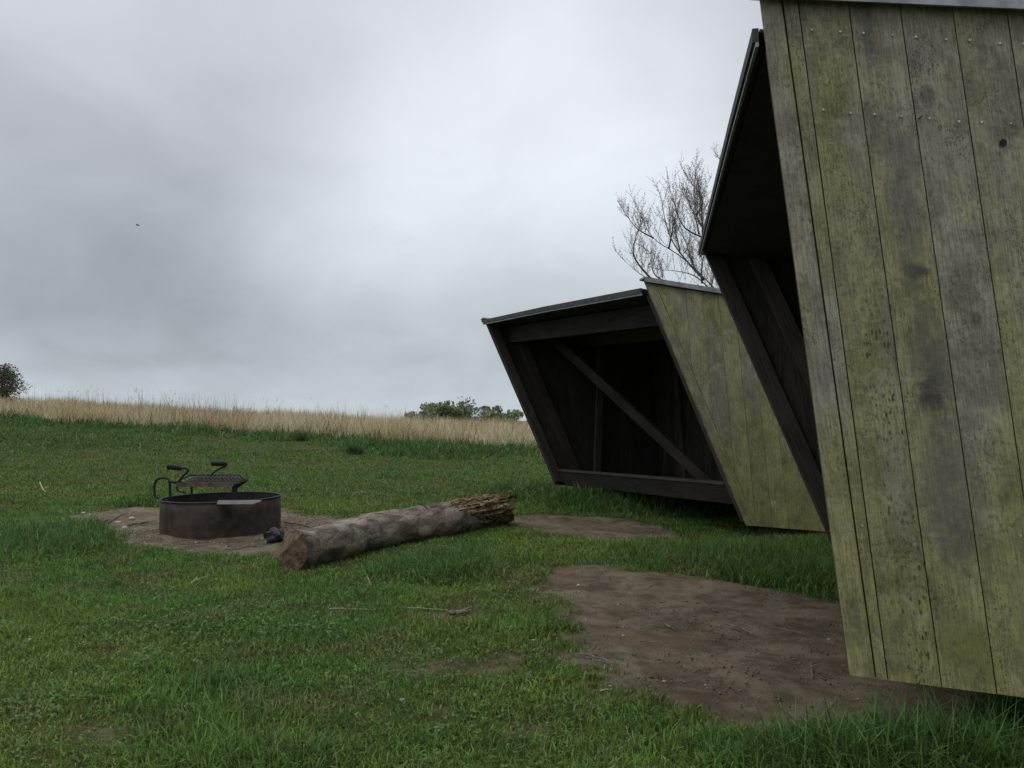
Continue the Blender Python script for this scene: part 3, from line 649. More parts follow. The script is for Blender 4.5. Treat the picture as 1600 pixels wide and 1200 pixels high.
handle([L3(277, 755, -.1), L3(284, 746, -.12), L3(291, 739, -.14), L3(294, 735, -.15), L3(291, 731.5, -.15), L3(284, 731, -.15), L3(262, 730, -.15)], L3(283, 731, -.15), L3(261, 729, -.15))
handle([Vector((L3(328, 741, .35).x, rc.y + .35, gt(.35))), L3(338, 735, .36), L3(348, 730, .37), L3(353.5, 727, .37), L3(353, 723.5, .37), L3(347, 723, .37), L3(330, 724, .37)], L3(351, 724, .37), L3(330, 724, .37))
mb = MB(); mb.tube(catmull([L3(278, 755, -.1), L3(276.5, 761, -.1), L3(277.5, 766, -.1), L3(283, 769, -.1), L3(290, 769.5, -.1)], 5), .009, 7); mb.build('hook', M['soot'], gr_, True)
mb = MB(); a = L3(299.5, 757, -.02); c_ = Vector((a.x, a.y, rc.z)); mb.tube([a, c_], .0115, 7); mb.build('leg', M['soot'], FR)
mb = MB(); mb.box(L3(363, 757, .05), L3(360, 800, .05) - L3(363, 757, .05) , (.05, .0, 0), (0, .012, 0)); mb.build('leg', M['soot'], FR)
mb = MB(); q0 = Vector((L3(338, 785, -.6).x, rc.y - .62, rc.z + RH + .008)); zc = rc.z + RH + .012
xa, xb = L3(339, 785, -.55).x, L3(408, 785, -.55).x
mb.prism([(xa, rc.y - .52, zc + .008), (xb, rc.y - .52, zc + .008), (xb - .0, rc.y - .60, zc), (xb - .03, rc.y - .70, zc - .010), (xa + .05, rc.y - .70, zc - .010)], (0, 0, .007)); mb.build('shelf_plate', M['plate'], FR)
# ash bed inside
mb = MB(); vs = [rc + Vector((0, 0, .07))]; 
for rr in (RR * .3, RR * .6, RR * .95):
    for k in range(24): a = k * math.pi / 12; vs.append(rc + Vector((rr * math.cos(a), rr * math.sin(a), .06 + .03 * random.random())))
fs = [(0, 1 + k, 1 + (k + 1) % 24) for k in range(24)] + [(1 + j * 24 + k, 1 + (j + 1) * 24 + k, 1 + (j + 1) * 24 + (k + 1) % 24, 1 + j * 24 + (k + 1) % 24) for j in range(2) for k in range(24)]
mb.add(vs, fs); mb.build('ash_bed', simple('ash', (.03, .03, .03), (.10, .10, .095), 20), FR)

# dark charred lump between ring and log
M['char'] = simple('charred_wood', (.014, .016, .022), (.04, .045, .055), 18, .6, 0, .6, .01)
def lump(name, c, s, mat, label, cat, seed=0, group=None, sub=3):
    import bmesh
    bm = bmesh.new(); bmesh.ops.create_icosphere(bm, subdivisions=sub, radius=1)
    for v in bm.verts:
        p = v.co; k = 1 + (1.3 if sub > 2 else .55) * (float(fbm(np.array(p.x * 1.3 + seed + 20), np.array(p.y * 1.3 + p.z * 1.7 + 20), 3)) - .5)
        v.co = Vector((p.x * s[0] * k, p.y * s[1] * k, p.z * s[2] * k))
    me = bpy.data.meshes.new(name); bm.to_mesh(me); bm.free(); o = link(name, me, mat); o.location = c
    return tag(o, label, cat, group)
g = gp(427, 846); lump('charred_chunk', (g.x, g.y, g.z + .045), (.085, .06, .062), M['char'], 'dark charred chunk of wood between the fire ring and the cut end of the log', 'charred wood', 3)
M['stick'] = simple('dead_stick', (.10, .08, .06), (.22, .18, .14), 30); M['straw'] = simple('pale_straw', (.30, .27, .18), (.45, .42, .31), 30)
M['stone'] = simple('pale_stone', (.28, .27, .24), (.45, .44, .40), 18)
def stick(a, b_, r, label, mat='stick', name='stick', cat='stick', grp='dead sticks and straws lying about', bend=.03):
    p, q_ = gp(*a), gp(*b_); n = 7; pts = []
    for k in range(n):
        v = p.lerp(q_, k / (n - 1)); v.z = float(gzd(v.x, v.y)) + r + .006; v = v + Vector((0, 1, 0)) * (math.sin(k / (n - 1) * math.pi) * bend * random.uniform(.5, 1.3)); v.z += random.uniform(0, .006)
        pts.append(v)
    mb = MB(); mb.tube(pts, [r * (1 - .5 * k / n) for k in range(n)], 6)
    if r > .004:
        v = pts[3]; mb.tube([v, v + Vector((.04, .03, .012)), v + Vector((.07, .05, .02))], [r * .6, r * .5, r * .3], 5)
    o = mb.build(name, M[mat]); tag(o, label, cat, grp); return o
stick((352, 860), (402, 851), .006, 'thin pale stick on the ash ground just in front of the fire ring')
stick((168, 816), (200, 799), .009, 'bent grey stick left of the fire ring, pointing up to the right')
stick((140, 820), (172, 812), .012, 'dark stick lying flat at the far left of the ash ground')
stick((200, 821), (232, 817), .014, 'thick dark stub just left of the fire ring foot')
stick((444, 815), (505, 826), .010, 'dark stick behind the cut end of the log')
stick((455, 830), (500, 822), .008, 'brown stick lying against the cut end of the log')
stick((762, 927), (788, 939), .004, 'short brown twig on the grass above the bark scrap', bend=.01)
stick((1135, 973), (1178, 988), .005, 'straight twig in the middle of the large bare patch')
stick((1038, 973), (1055, 982), .005, 'short pale twig on the left half of the large bare patch', bend=.01)
stick((1000, 1000), (1050, 1003), .003, 'very thin twig on the large bare patch, nearly level', bend=.01)
stick((908, 1027), (960, 1042), .005, 'twig at the lower left rim of the large bare patch')
stick((1270, 1055), (1280, 1030), .004, 'curved twig near the foot of the plank wall', bend=.06)
stick((1205, 978), (1260, 990), .004, 'dark thin twig at the right of the large bare patch')
stick((700, 966), (732, 962), .014, 'reddish brown bark scrap on a bare spot in the lawn', name='bark_scrap', cat='bark')
stick((515, 955), (578, 956), .0032, 'long white straw lying left on the lawn', 'straw', 'straw', 'straw', bend=.01)
stick((632, 954), (700, 956), .0036, 'long white straw lying just above the bark scrap', 'straw', 'straw', 'straw', bend=.02)
stick((780, 983), (830, 985), .003, 'faint straw on the lawn beside the large bare patch', 'straw', 'straw', 'straw', bend=.01)
stick((570, 897), (580, 919), .004, 'upright-looking pale straw on the lawn below the log', 'straw', 'straw', 'straw', bend=.01)
stick((298, 915), (308, 906), .005, 'short white straw on the lawn below the fire ring', 'straw', 'straw', 'straw', bend=.01)
stick((682, 855), (698, 855), .004, 'small pale straw on the grass close below the log', 'straw', 'straw', 'straw', bend=.0)
stick((62, 755), (71, 770), .010, 'pale straw leaning in the lawn left of the fire ring', 'straw', 'straw', 'straw', bend=.0)
stick((938, 1084), (955, 1083), .004, 'pale chip of straw at the bottom rim of the large bare patch', 'straw', 'straw', 'straw', bend=.0)
for (px, py, s_, lab) in ((206, 809, .035, 'palest lump left of the fire ring among wood chips'), (185, 816, .03, 'flat pale stone left of the ring, front one of the pair'), (195, 823, .028, 'pale stone left of the ring, lowest of the scatter'), (130, 803, .025, 'small white stone at the far left of the ash ground'), (141, 804, .022, 'small white stone second from the left of the ash ground'),
                          (833, 1003, .014, 'little white stone on the lawn beside the large bare patch'), (904, 913, .014, 'white pebble at the top left of the large bare patch'), (263, 830, .018, 'pebble right at the left foot of the fire ring'),
                          (966, 940, .008, 'tiny white pebble near the top of the large bare patch'), (974, 992, .009, 'bright pebble on the left of the large bare patch'), (1038, 1058, .009, 'pebble near the lower middle of the large bare patch'), (1296, 994, .010, 'pebble beside the plank wall on the bare patch'), (628, 1095, .01, 'white crumb on the foreground lawn'), (46, 1002, .014, 'white clover head sized pebble in the left foreground')):
    g = gp(px, py); g.z = float(gzd(g.x, g.y)); lump('stone', (g.x, g.y, g.z + s_ * .4), (s_, s_ * .8, s_ * .55), M['stone'], lab, 'stone', px * .1, 'pale stones on the ground', 2)

# ------------------------------------------------------------------ blade and leaf scattering
def mesh_np(name, co, faces_sizes, idx, col, mat, parent=None):
    me = bpy.data.meshes.new(name); n = len(co)
    me.vertices.add(n); me.vertices.foreach_set('co', co.astype(np.float32).ravel())
    me.loops.add(len(idx)); me.loops.foreach_set('vertex_index', idx.astype(np.int32))
    me.polygons.add(len(faces_sizes)); st_ = np.concatenate([[0], np.cumsum(faces_sizes)[:-1]]).astype(np.int32)
    me.polygons.foreach_set('loop_start', st_); me.update(calc_edges=True)
    c4 = np.concatenate([col, np.ones((n, 1))], 1).astype(np.float32)
    a = me.attributes.new('Col', 'FLOAT_COLOR', 'POINT'); a.data.foreach_set('color', c4.ravel())
    return link(name, me, mat, parent)
def blades(name, x, y, z, L, wd_, col, lean=.5, mat='blade', tipcol=None, curl=1.0, parent=None):
    n = len(x); a = RS.rand(n) * 2 * np.pi; la = RS.rand(n) * 2 * np.pi; lm = lean * (RS.rand(n) ** .7)
    side = np.stack([np.cos(a), np.sin(a), np.zeros(n)], 1) * (wd_ / 2)[:, None]
    ld = np.stack([np.cos(la), np.sin(la), np.zeros(n)], 1)
    base = np.stack([x, y, z - .01], 1); up = np.array([0, 0, 1.0])
    th1 = lm * .5; th2 = lm * (1 + .9 * curl)
    p1 = base + (ld * np.sin(th1)[:, None] + up * np.cos(th1)[:, None]) * (L * .5)[:, None]
    p2 = p1 + (ld * np.sin(th2)[:, None] + up * np.cos(th2)[:, None]) * (L * .5)[:, None]
    co_ = np.stack([base - side, base + side, p1 + side * .8, p1 - side * .8, p2], 1).reshape(-1, 3)
    k = np.arange(n) * 5
    idx = np.stack([k, k + 1, k + 2, k + 3, k + 3, k + 2, k + 4], 1).ravel()
    sz = np.tile([4, 3], n)
    c0 = col * .80; tc = col * 1.15 if tipcol is None else tipcol
    cc = np.stack([c0, c0, col, col, tc], 1).reshape(-1, 3)
    return mesh_np(name, co_, sz, idx, cc, M[mat], parent)
def leaves(name, c, size, nrm_, col, mat='leaf', parent=None):
    n = len(c); r = RS.randn(n, 3); nr = nrm_ / np.linalg.norm(nrm_, axis=1, keepdims=True)
    u = np.cross(nr, r); u /= np.linalg.norm(u, axis=1, keepdims=True) + 1e-9; v = np.cross(nr, u)
    s = size[:, None]
    co_ = np.stack([c - u * s, c - v * s * .62, c + u * s, c + v * s * .62], 1).reshape(-1, 3)
    k = np.arange(n) * 4; idx = np.stack([k, k + 1, k + 2, k + 3], 1).ravel()
    return mesh_np(name, co_, np.full(n, 4), idx, np.repeat(col, 4, 0), M[mat], parent)
def polar(n, d0, d1, p, az=(-.80, .80)):
    u = RS.rand(n); e = 2 - p
    D = (d0 ** e + u * (d1 ** e - d0 ** e)) ** (1 / e); k = az[0] + RS.rand(n) * (az[1] - az[0]); return k * D, D
# where the grass grows tall: (px, py, rx px, ry px, height m)
TALL = [(70, 850, 110, 26, .12), (705, 895, 85, 20, .11), (610, 893, 40, 12, .06), (1180, 890, 130, 34, .10), (1050, 868, 90, 20, .05), (1000, 790, 150, 12, .16), (1250, 860, 90, 16, .05), (1400, 1200, 260, 34, .14), (1580, 1150, 80, 36, .20), (1180, 1172, 120, 16, .07), (700, 706, 110, 9, .22), (480, 682, 50, 9, .22),
        (330, 1110, 120, 60, .045), (420, 1190, 160, 30, .05), (255, 788, 60, 8, .10), (820, 770, 70, 14, .10), (560, 700, 20, 6, .25), (100, 690, 200, 6, .05)]
TW = []
for (px, py, rx, ry, h) in TALL:
    c_ = gp(px, py); e_ = gp(px + rx, py); f_ = gp(px, py - ry); TW.append((c_.x, c_.y, abs(e_.x - c_.x), abs(f_.y - c_.y) , h))
def tallness(x, y):
    h = np.zeros(len(x))
    for (cx, cy, rx, ry, hh) in TW:
        d = ((x - cx) / rx) ** 2 + ((y - cy) / ry) ** 2; h = np.maximum(h, hh * np.clip(1.25 - d, 0, 1) ** .7)
    e = reed_edge(x) - y; h = np.maximum(h, .24 * np.clip(1 - e / 4.5, 0, 1) * (.6 + .8 * fbm(x * .9, y * .5, 2)))
    return h
def grass_col(n, x, y, tall):
    m1 = fbm(x * 1.1 + 3, y * 1.1, 3)[:, None]; m2 = fbm(x * 3.3 + 13, y * 3.3 + 8, 3)[:, None]; r = RS.rand(n, 1)
    yel = np.array([.170, .240, .048]); grn = np.array([.104, .205, .040]); blu = np.array([.072, .150, .038]); br = np.array([.20, .17, .075])
    k = np.clip((m1 - .40) * 3.2, 0, 1) * (1 - .6 * np.clip((y - 8) / 8, 0, 1)[:, None]); c = yel * k + grn * (1 - k)
    t_ = np.clip(tall * 9, 0, 1)[:, None]; c = c * (1 - t_ * .85) + blu * t_ * .85
    k2 = np.clip((m2 - .58) * 4, 0, .45) * (1 - t_); c = c * (1 - k2) + br * k2
    c = c * (.45 + 1.1 * r) * (.72 + .56 * fbm(x * 5.5 + 2, y * 5.5, 3)[:, None]); far = np.clip((y - 9) / 12, 0, 1)[:, None]; c = c * (1 - .15 * far)
    dry = (RS.rand(n, 1) < .035); c = np.where(dry, np.array([.26, .24, .13]) * (.5 + .8 * r), c); return c
def lawn(n, d0, d1, p, w0, lmul, name, label):
    x, y = polar(n, d0, d1, p); dd_ = dirt(x, y); dd_ = dd_ + (fbm(x * 13 + 5, y * 13, 2) - .5) * .18; keep = RS.rand(n) > sst(-.32, .10, dd_) ** .7 * .985
    keep &= y < reed_edge(x) + 1.0; keep &= np.hypot(x - rc.x, y - rc.y) > RR + .02
    x, y = x[keep], y[keep]; n = len(x); tl = tallness(x, y)
    patch = .55 + .9 * fbm(x * 2.0 + 40, y * 2.0 + 5, 3) * (.6 + .8 * fbm(x * 7, y * 7, 2))
    L = (.040 * patch + tl * (.45 + .75 * RS.rand(n))) * (.55 + .9 * RS.rand(n)) * lmul
    L = L * (1 - .6 * sst(-.15, .05, dirt(x, y)))
    wd_ = w0 * (.7 + .7 * RS.rand(n)) * np.clip(1 + tl * 2, 1, 1.5) * np.maximum(1, y / d0) ** .75
    o = blades(name, x, y, gzd(x, y), L, wd_, grass_col(n, x, y, tl), .95)
    return tag(o, label, 'grass', kind='stuff')
lawn(250000, 1.6, 4.6, 1.0, .0036, 1.0, 'lawn_grass', 'short green lawn grass in the foreground')
lawn(420000, 4.4, 11, 1.4, .0055, 1.1, 'lawn_grass', 'green lawn grass around the log and the fire ring')
lawn(300000, 10.5, 36, 1.5, .013, 1.35, 'lawn_grass', 'rougher lawn grass rising towards the reeds')
# long arching blades in the tall patches
x, y = polar(160000, 1.8, 12, 1.2); tl = tallness(x, y); k = (RS.rand(len(x)) < tl * 3.2) & (dirt(x, y) < .04); x, y, tl = x[k], y[k], tl[k]; n = len(x)
tag(blades('tall_grass', x, y, gzd(x, y), (.08 + tl * 1.15) * (.5 + .7 * RS.rand(n)), .0042 * (.8 + .5 * RS.rand(n)) * np.maximum(1, y / 4) ** .5, grass_col(n, x, y, tl + .2) * 1.15, 1.25), 'long arching blades of rank grass in tufts', 'grass', kind='stuff')
# clover and weeds
x, y = polar(52000, 1.8, 7, 1.2, (-.78, .45)); c0_, c1_ = gp(140, 1000), gp(60, 900)
dens = np.clip(1.3 - ((x - c0_.x) / 1.15) ** 2 - ((y - c0_.y) / 1.1) ** 2, 0, .42) * sst(.38, .72, fbm(x * 3, y * 3, 3)) + .10 * (fbm(x * 2 + 9, y * 2, 3) > .55)
k = (RS.rand(len(x)) < dens) & (dirt(x, y) < -.05); x, y = x[k], y[k]; n = len(x); zz_ = gzd(x, y) + .012 + .03 * RS.rand(n)
cs, sz_, nn_, cl = [], [], [], []; a0_ = RS.rand(n) * 6.3
for j in range(3):
    a = a0_ + j * 2.09; s_ = .0055 + .005 * RS.rand(n)
    cs.append(np.stack([x + np.cos(a) * s_ * .9, y + np.sin(a) * s_ * .9, zz_ + .003 * RS.randn(n)], 1)); sz_.append(s_)
    nn_.append(np.stack([.55 * RS.randn(n), .55 * RS.randn(n) - .15, np.ones(n)], 1)); cl.append(np.array([.095, .165, .042]) * (.5 + .9 * RS.rand(n, 1)))
tag(leaves('clover', np.concatenate(cs), np.concatenate(sz_), np.concatenate(nn_), np.concatenate(cl)), 'low clover leaves growing through the left foreground lawn', 'clover', kind='stuff')
# litter of bark chips and crumbs on the bare ground
x, y = polar(70000, 2, 12, 1.2); d_ = dirt(x, y); nearr = np.hypot((x - rc.x) / 1.5, y - rc.y) < 1.05
k = ((d_ > -.10) & (RS.rand(len(x)) < .4)) | (nearr & (d_ > -.12)) | (RS.rand(len(x)) < .006); k &= np.hypot(x - rc.x, y - rc.y) > RR + .02
x, y = x[k], y[k]; n = len(x); nearr = nearr[k]
pal = np.where((RS.rand(n) < .4)[:, None] & nearr[:, None], np.array([.34, .29, .20]), np.where((RS.rand(n) < .10)[:, None], np.array([.34, .29, .21]), np.array([.055, .04, .03]))) * (.5 + .8 * RS.rand(n, 1))
LIT = (x, y, n)
tag(leaves('ground_litter', np.stack([x, y, gzd(x, y) + .006], 1), np.where(nearr, .011, .0055) * (.4 + 1.1 * RS.rand(n) ** 2), np.stack([.3 * RS.randn(n), .3 * RS.randn(n), np.ones(n)], 1), pal), 'bark chips and crumbs scattered on the bare earth', 'litter', kind='stuff')
# clods and grit of the bare ground as small solid lumps
x, y = polar(60000, 2, 11, 1.1); d_ = dirt(x, y); k = (d_ > -.12) & (RS.rand(len(x)) < .55 * (.25 + 1.2 * (fbm(x * 4, y * 4, 3) > .5))); k &= np.hypot(x - rc.x, y - rc.y) > RR + .02; x, y = x[k], y[k]; n = len(x)
s_ = .0022 + .007 * RS.rand(n) ** 5; z_ = gzd(x, y) + s_ * .2; rot = RS.rand(n) * 6.28; co_ = []
for (a, b_, c_) in ((1, 0, 0), (0, 1, 0), (-1, 0, 0), (0, -1, 0), (0, 0, .8), (0, 0, -.8)):
    j = .7 + .6 * RS.rand(n); co_.append(np.stack([x + (a * np.cos(rot) - b_ * np.sin(rot)) * s_ * j, y + (a * np.sin(rot) + b_ * np.cos(rot)) * s_ * j, z_ + c_ * s_ * j], 1))
co_ = np.stack(co_, 1).reshape(-1, 3); k = np.arange(n)[:, None] * 6
idx = (k + np.array([0, 1, 4, 1, 2, 4, 2, 3, 4, 3, 0, 4, 1, 0, 5, 2, 1, 5, 3, 2, 5, 0, 3, 5])[None]).ravel()
cl_ = np.where(RS.rand(n, 1) < .12, np.array([.33, .29, .23]), np.array([.19, .145, .108])) * (.5 + 1.0 * RS.rand(n, 1))
tag(mesh_np('soil_crumbs', co_, np.full(n * 8, 3), idx, np.repeat(cl_, 6, 0), M['leaf']), 'crumbs of earth and grit on the trodden bare patches', 'soil', kind='stuff')
# reeds
n = 150000; x = RS.uniform(-46, 16, n); e = reed_edge(x); y = e + 26 * RS.rand(n) ** 1.7 + RS.rand(n) * 1.2 - 1.0
k = np.abs(x / y) < .85; x, y = x[k], y[k]; n = len(x); r = RS.rand(n, 1)
hh = .90 * (.5 + 1.0 * fbm(x * .8, y * .5, 4)) * (.55 + .6 * RS.rand(n)) * (.45 + .55 * sst(-1, 1.2, y - reed_edge(x)))
tone = np.clip((fbm(x * .6, y * .25, 3)[:, None] - .5) * 2.4 + .45, 0, 1)
c_ = (np.array([.46, .345, .18]) * tone * 1.1 + np.array([.66, .57, .37]) * (1 - tone)) * (.55 + .75 * r)
c_ = np.where(RS.rand(n, 1) < .12, np.array([.10, .12, .05]) * (.6 + .7 * r), c_)
tag(blades('reeds', x, y, gz(x, y), hh, .020 * (.6 + .8 * RS.rand(n)) * y / 35, c_, .5, 'reed', curl=.8), 'band of dry tan reeds behind the lawn', 'reeds', kind='stuff')
n = 2600; x = RS.uniform(-30, 8, n); y = reed_edge(x) + 1 + 8 * RS.rand(n); k = RS.rand(n) < .2 + .9 * (fbm(x * .6, x * 0 + 2, 2) > .5); x, y = x[k], y[k]; n = len(x)
hs = .9 + .75 * RS.rand(n) ** 1.5
tag(blades('reed_plumes', x, y, gz(x, y), hs, .013 + .008 * RS.rand(n), np.array([.30, .25, .18]) * (.6 + .6 * RS.rand(n, 1)), .22, 'reed', np.array([.23, .18, .13]) * (.6 + .6 * RS.rand(n, 1))), 'thin plumed stalks standing above the reeds', 'reeds', kind='stuff')

tz = gz(x, y); k = RS.rand(n) < .22; px_, py_, pz_ = x[k], y[k], (tz + hs * .93)[k]; hx = []
for j in range(4): hx.append(np.stack([px_ + .02 * RS.randn(len(px_)), py_ + .03 * RS.randn(len(px_)), pz_ - .04 * j], 1))
x2 = RS.uniform(-24, 8, 3500); y2 = reed_edge(x2) + .4 + 3 * RS.rand(3500); hx.append(np.stack([x2, y2, gz(x2, y2) + .35 + .45 * RS.rand(3500)], 1))
hx = np.concatenate(hx); n = len(hx)
tag(leaves('reed_heads', hx, .012 + .022 * RS.rand(n), RS.randn(n, 3) * np.array([1, 1, .3]), np.array([.52, .46, .35]) * (.5 + .7 * RS.rand(n, 1)), 'reed'), 'pale feathery seed heads among the reeds', 'reeds', kind='stuff')

# ------------------------------------------------------------------ trees
M['twig'] = simple('twig_bark', (.15, .135, .12), (.25, .23, .21), 12, .9); M['trunk'] = simple('trunk_bark', (.06, .052, .043), (.13, .115, .095), 8, .9, 0, .8, .02)  # twig colour is lightened to stand for sky bloom around thin twigs
def twiggy(name, label, base, limbs, seed, gen_len, budcol, group=None, cat='tree', bud=.012, tw=.005, n_shoot=9):
    rnd = random.Random(seed); R = empty(name, base, label, cat, group)
    tr = MB(); cr = MB(); buds = []
    extra = []
    for limb in limbs[1:]:
        for q in range(2):
            a = Vector(limb[-2]).lerp(Vector(limb[max(0, len(limb) - 3)]), rnd.random() * .8); L = gen_len * rnd.uniform(.9, 1.6)
            d = Vector((rnd.gauss(-.15, .35), rnd.gauss(0, .4), 1)).normalized(); extra.append([a, a + d * L * .5 + Vector((rnd.gauss(0, .08), 0, -.05)), a + d * L])
    limbs = limbs + extra
    for limb in limbs:
        pts = catmull([Vector(p) for p in limb], 6); m_ = len(pts); r0 = .019 if limb[0] != limbs[0][0] else .09
        tr.tube(pts, [r0 * (1 - .86 * i / (m_ - 1)) for i in range(m_)], 6)
        def shoot(p, d, L, r, lvl):
            n = 7; q_ = [p]; dirn = d.normalized()
            for i in range(n):
                dirn = (dirn + Vector((rnd.gauss(0, .07), rnd.gauss(0, .07), .05 + rnd.gauss(0, .05)))).normalized(); q_.append(q_[-1] + dirn * L / n)
            cr.tube(q_, [r * (1 - .75 * i / n) for i in range(n + 1)], 4, False)
            for i in range(1, n + 1):
                for _ in range(2):
                    v = q_[i].lerp(q_[i - 1], rnd.random()); buds.append(tuple(v + Vector((rnd.gauss(0, .008), rnd.gauss(0, .008), rnd.gauss(0, .008)))))
            if lvl < 1:
                for i in range(1, n, 1 + (rnd.random() < .4)):
                    sd_ = Vector((rnd.gauss(0, 1), rnd.gauss(0, 1), rnd.gauss(.3, .6))).normalized(); shoot(q_[i], dirn * .75 + sd_ * .75 + Vector((-.05, 0, .1)), L * rnd.uniform(.3, .75), r * .7, lvl + 1)
        for s_ in range(n_shoot):
            u = .18 + .80 * (s_ + rnd.random()) / n_shoot; i = min(m_ - 2, int(u * (m_ - 1))); d = (pts[i + 1] - pts[i]).normalized()
            shoot(pts[i], d * .5 + Vector((rnd.gauss(0, .5), rnd.gauss(0, .5), rnd.uniform(.5, 1.3))), gen_len * rnd.uniform(.5, 1.15) * (1.15 - .5 * u), tw, 0)
        shoot(pts[-1], pts[-1] - pts[-2], gen_len * .6, tw, 0)
    tr.build('trunk', M['trunk'], R, True); cw = cr.build('crown', M['twig'], R)
    b_ = np.array(buds); n = len(b_)
    leaves('buds', b_, bud * (.5 + RS.rand(n)), RS.randn(n, 3), np.array(budcol) * (.6 + .7 * RS.rand(n, 1)), 'leaf', cw)
    return R
D0 = 15.0; tb = P(1215, 700, D0); tb.z = g1(tb.x, tb.y)
fork = P(1205, 560, D0); fork2 = P(1195, 500, D0 + .2)
def Q(px, py, dv=0): return P(px + 10, py + 6, D0 + dv)
limbs = [[tb, Q(1210, 620), fork, fork2], [fork, Q(1130, 470, .3), Q(1060, 400, .5), Q(1010, 365, .5), Q(985, 318, .4)], [fork2, Q(1150, 430, -.3), Q(1110, 372, -.5), Q(1078, 330, -.6), Q(1076, 270, -.6)],
         [fork2, Q(1170, 400, .6), Q(1140, 320, .9), Q(1128, 262, .9)], [fork, Q(1120, 480, -.6), Q(1050, 445, -1), Q(1000, 428, -1.2), Q(970, 405, -1.2)], [Q(1090, 432, .3), Q(1040, 370, .2), Q(1022, 300, .1)], [Q(1120, 470, .3), Q(1075, 425, 1.2), Q(1020, 415, 1.5)],
         [fork2, Q(1220, 400), Q(1240, 300), Q(1230, 220)], [fork2, Q(1280, 430, .5), Q(1340, 350, .5), Q(1370, 250, .5)], [fork, Q(1300, 500, -.5), Q(1390, 460, -.7), Q(1440, 400, -1)], [Q(1110, 372, -.5), Q(1060, 350, -.9), Q(1040, 300, -1)]]
twiggy('bare_tree', 'bare budding tree standing behind the two shelters', tb, limbs, 5, .60, (.26, .24, .18), bud=.008, tw=.0034, n_shoot=12)
t2 = Vector((7.3, 11.0, g1(7.3, 11))); 
lim2 = [[t2, t2 + Vector((-.1, 0, 2)), t2 + Vector((0, .1, 3.6))]] + [[t2 + Vector((0, 0, 2.4 + .2 * k)), t2 + Vector((math.cos(k * 1.05) * .9, math.sin(k * 1.05) * .9, 4.0)), t2 + Vector((math.cos(k * 1.05) * 1.35, math.sin(k * 1.05) * 1.3, 5.0 + .15 * (k % 3)))] for k in range(6)]
twiggy('bare_tree', 'bare tree whose twig tips show above the near shelter roof at the top right', t2, lim2, 9, .75, (.13, .13, .08), bud=.014, n_shoot=6)
def leafy(name, label, base, h, rx, clumps, seed, cols, leaf=.10, n=2600, group=None, lean=0, cat='tree', lo=.25):
    rnd = random.Random(seed); R = empty(name, base, label, cat, group); base = Vector(base)
    tr = MB(); tr.tube([base - Vector((0, 0, .2)), base + Vector((lean * .3, 0, h * .3)), base + Vector((lean * .6, 0, h * .6)), base + Vector((lean, 0, h * .88))], [h * .03, h * .025, h * .018, h * .006], 7)
    C_ = []
    for k in range(clumps):
        a = rnd.random() * 6.28; rr = rx * rnd.random() ** .6; zc_ = h * rnd.uniform(lo, .92); rr *= math.sqrt(max(.1, 1 - ((zc_ / h - .5) / .58) ** 2))
        c = base + Vector((math.cos(a) * rr + lean * zc_ / h, math.sin(a) * rr, zc_)); C_.append((c, rnd.uniform(.10, .2) * h))
        p0 = base + Vector((lean * .3, 0, h * rnd.uniform(.12, .4))); tr.tube([p0, p0.lerp(c, .5) + Vector((0, 0, .05 * h)), c], [h * .012, h * .008, h * .003], 5)
    tr.build('trunk', M['trunk'], R, True)
    per = n // clumps; cs = []; cc = []
    for (c, r) in C_:
        v = RS.randn(per, 3); v /= np.linalg.norm(v, axis=1, keepdims=True); v *= r * (RS.rand(per, 1) ** .45) * np.array([1.25, 1.1, .8]); cs.append(np.array(c) + v)
        cc.append(np.array(cols[rnd.randrange(len(cols))]) * (.55 + .85 * RS.rand(per, 1)))
    cs = np.concatenate(cs); cc = np.concatenate(cc); leaves('crown', cs, leaf * (.5 + RS.rand(len(cs))), RS.randn(len(cs), 3), cc, 'leaf', R); return R
GC = [(.20, .25, .12), (.16, .21, .10), (.24, .27, .14)]; GD = [(.13, .165, .085), (.16, .19, .10)]; GG = [(.24, .25, .20), (.19, .21, .16)]
grp = 'distant trees beyond the reeds'
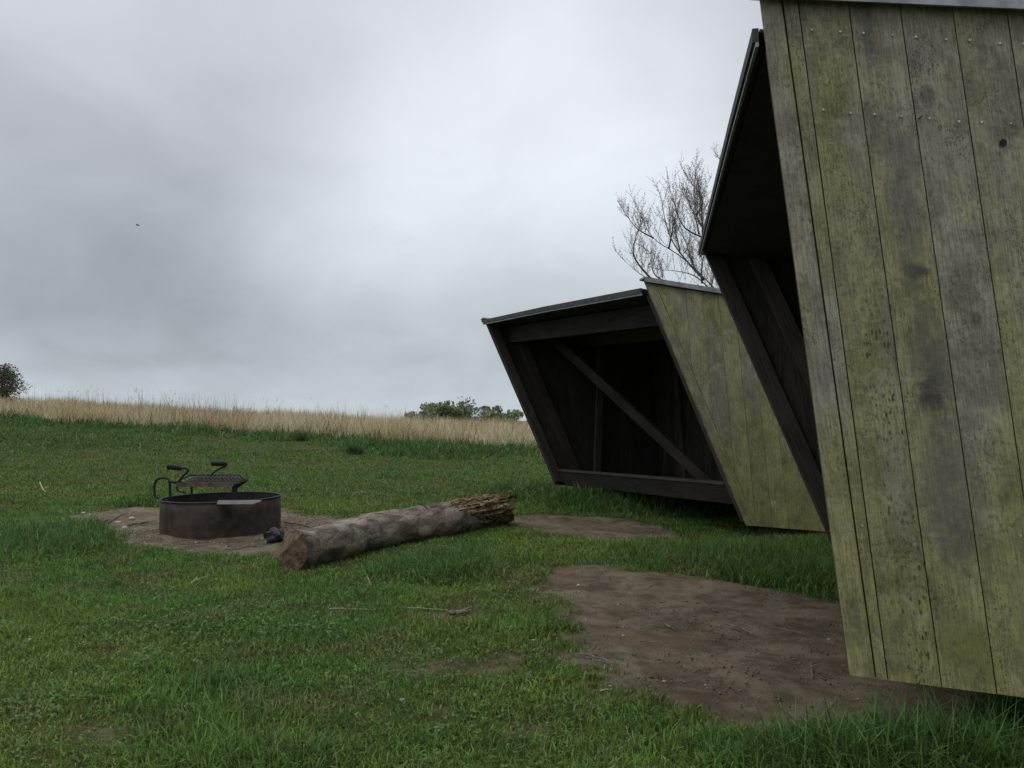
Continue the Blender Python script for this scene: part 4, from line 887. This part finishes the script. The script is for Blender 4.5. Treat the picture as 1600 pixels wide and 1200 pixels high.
for (px, top, D, rx, n, cl, cols, ln, lab, lo) in ((651, 636, 109, 1.6, 1300, 10, GC, 0, 'lowest green tree, leftmost of the far clump', .05), (791, 642, 108, 1.8, 2200, 14, GC, 0, 'low rounded tree just left of the darkest one', .05), (663, 628, 105, 1.5, 900, 11, GG, 0, 'thin grey-green tree second from the left of the far clump', .2), (684, 627, 110, 2.6, 4200, 26, GC, 0, 'dense round green tree third in the far clump', .1), (710, 626, 108, 2.6, 4600, 26, GC, -.4, 'broad mid green tree in the middle of the far clump', .1),
                                               (738, 623, 112, 2.0, 900, 14, GG, -1.5, 'leaning half bare tree sticking out highest of the far clump', .3), (758, 634, 116, 2.3, 1500, 16, GG, .3, 'sparse grey tree with gaps right of the leaning one', .2), (775, 640, 106, 1.6, 1500, 12, GC, 0, 'small green tree before the dark one at right', .1), (806, 641, 112, 3.0, 5600, 30, GD, 0, 'darkest wide tree next to the far shelter', .05), (832, 648, 110, 2.0, 3000, 16, GD, 0, 'dark tree partly hidden behind the far shelter', .05)):
    p = P(px, 660, D); b_ = (p.x, D, g1(p.x, D)); h = P(px, top, D).z - b_[2]
    leafy('tree', lab, b_, h, rx * 1.2, cl, px, cols, .19, n, grp, ln, lo=lo)
p = P(2, 640, 44); b_ = (p.x, 44, g1(p.x, 44)); h = P(8, 570, 44).z - b_[2]
leafy('bush', 'dark leafy bush rising above the reeds at the left edge', b_, h, .85, 40, 4, [(.085, .09, .045), (.11, .11, .06)],   .04, 8000, None, 0, 'bush', .05)
# weeds
def weed(name, label, px, py, h, n, cat='plant', col=(.045, .085, .03), wid=.02):
    g = gp(px, py); x_ = g.x + RS.randn(n) * h * .22; y_ = g.y + RS.randn(n) * h * .22
    o = blades(name, x_, y_, gz(x_, y_), h * (.5 + .6 * RS.rand(n)), np.full(n, wid), np.array(col) * (.6 + .8 * RS.rand(n, 1)), 1.0); return tag(o, label, cat)
weed('weed', 'dark green thistle clump at the edge of the lawn by the reeds', 553, 711, .42, 260, wid=.025, col=(.07, .12, .045))
weed('weed', 'taller pale green weed clump where the lawn meets the reeds', 470, 690, .5, 220, wid=.022, col=(.08, .12, .04))
weed('weed', 'broad-leaved weed in the grass strip between the two shelters', 1165, 868, .13, 60, wid=.014, col=(.075, .11, .045))
weed('weed', 'leafy weed growing under the front beam of the far shelter', 1055, 803, .24, 120, wid=.016, col=(.03, .06, .02))
weed('weed', 'tuft of weeds under the left end of the far shelter beam', 905, 772, .20, 120, wid=.014, col=(.035, .065, .022))
# bird
bp = P(215, 352, 60); mb = MB()
mb.tube([bp + Vector((-.14, 0, 0)), bp + Vector((-.07, 0, .01)), bp + Vector((.02, 0, .012)), bp + Vector((.10, 0, .0)), bp + Vector((.17, 0, -.01))], [.008, .03, .042, .025, .006], 8)
for s_ in (-1, 1): mb.add([bp + Vector((-.05, 0, .02)), bp + Vector((.06, 0, .02)), bp + Vector((.05, s_ * .22, .06)), bp + Vector((.02, s_ * .40, .01)), bp + Vector((-.02, s_ * .2, .055))], [(0, 1, 2, 3, 4)])
tag(mb.build('bird', M['soot']), 'tiny dark bird flying far off in the left of the sky', 'bird')
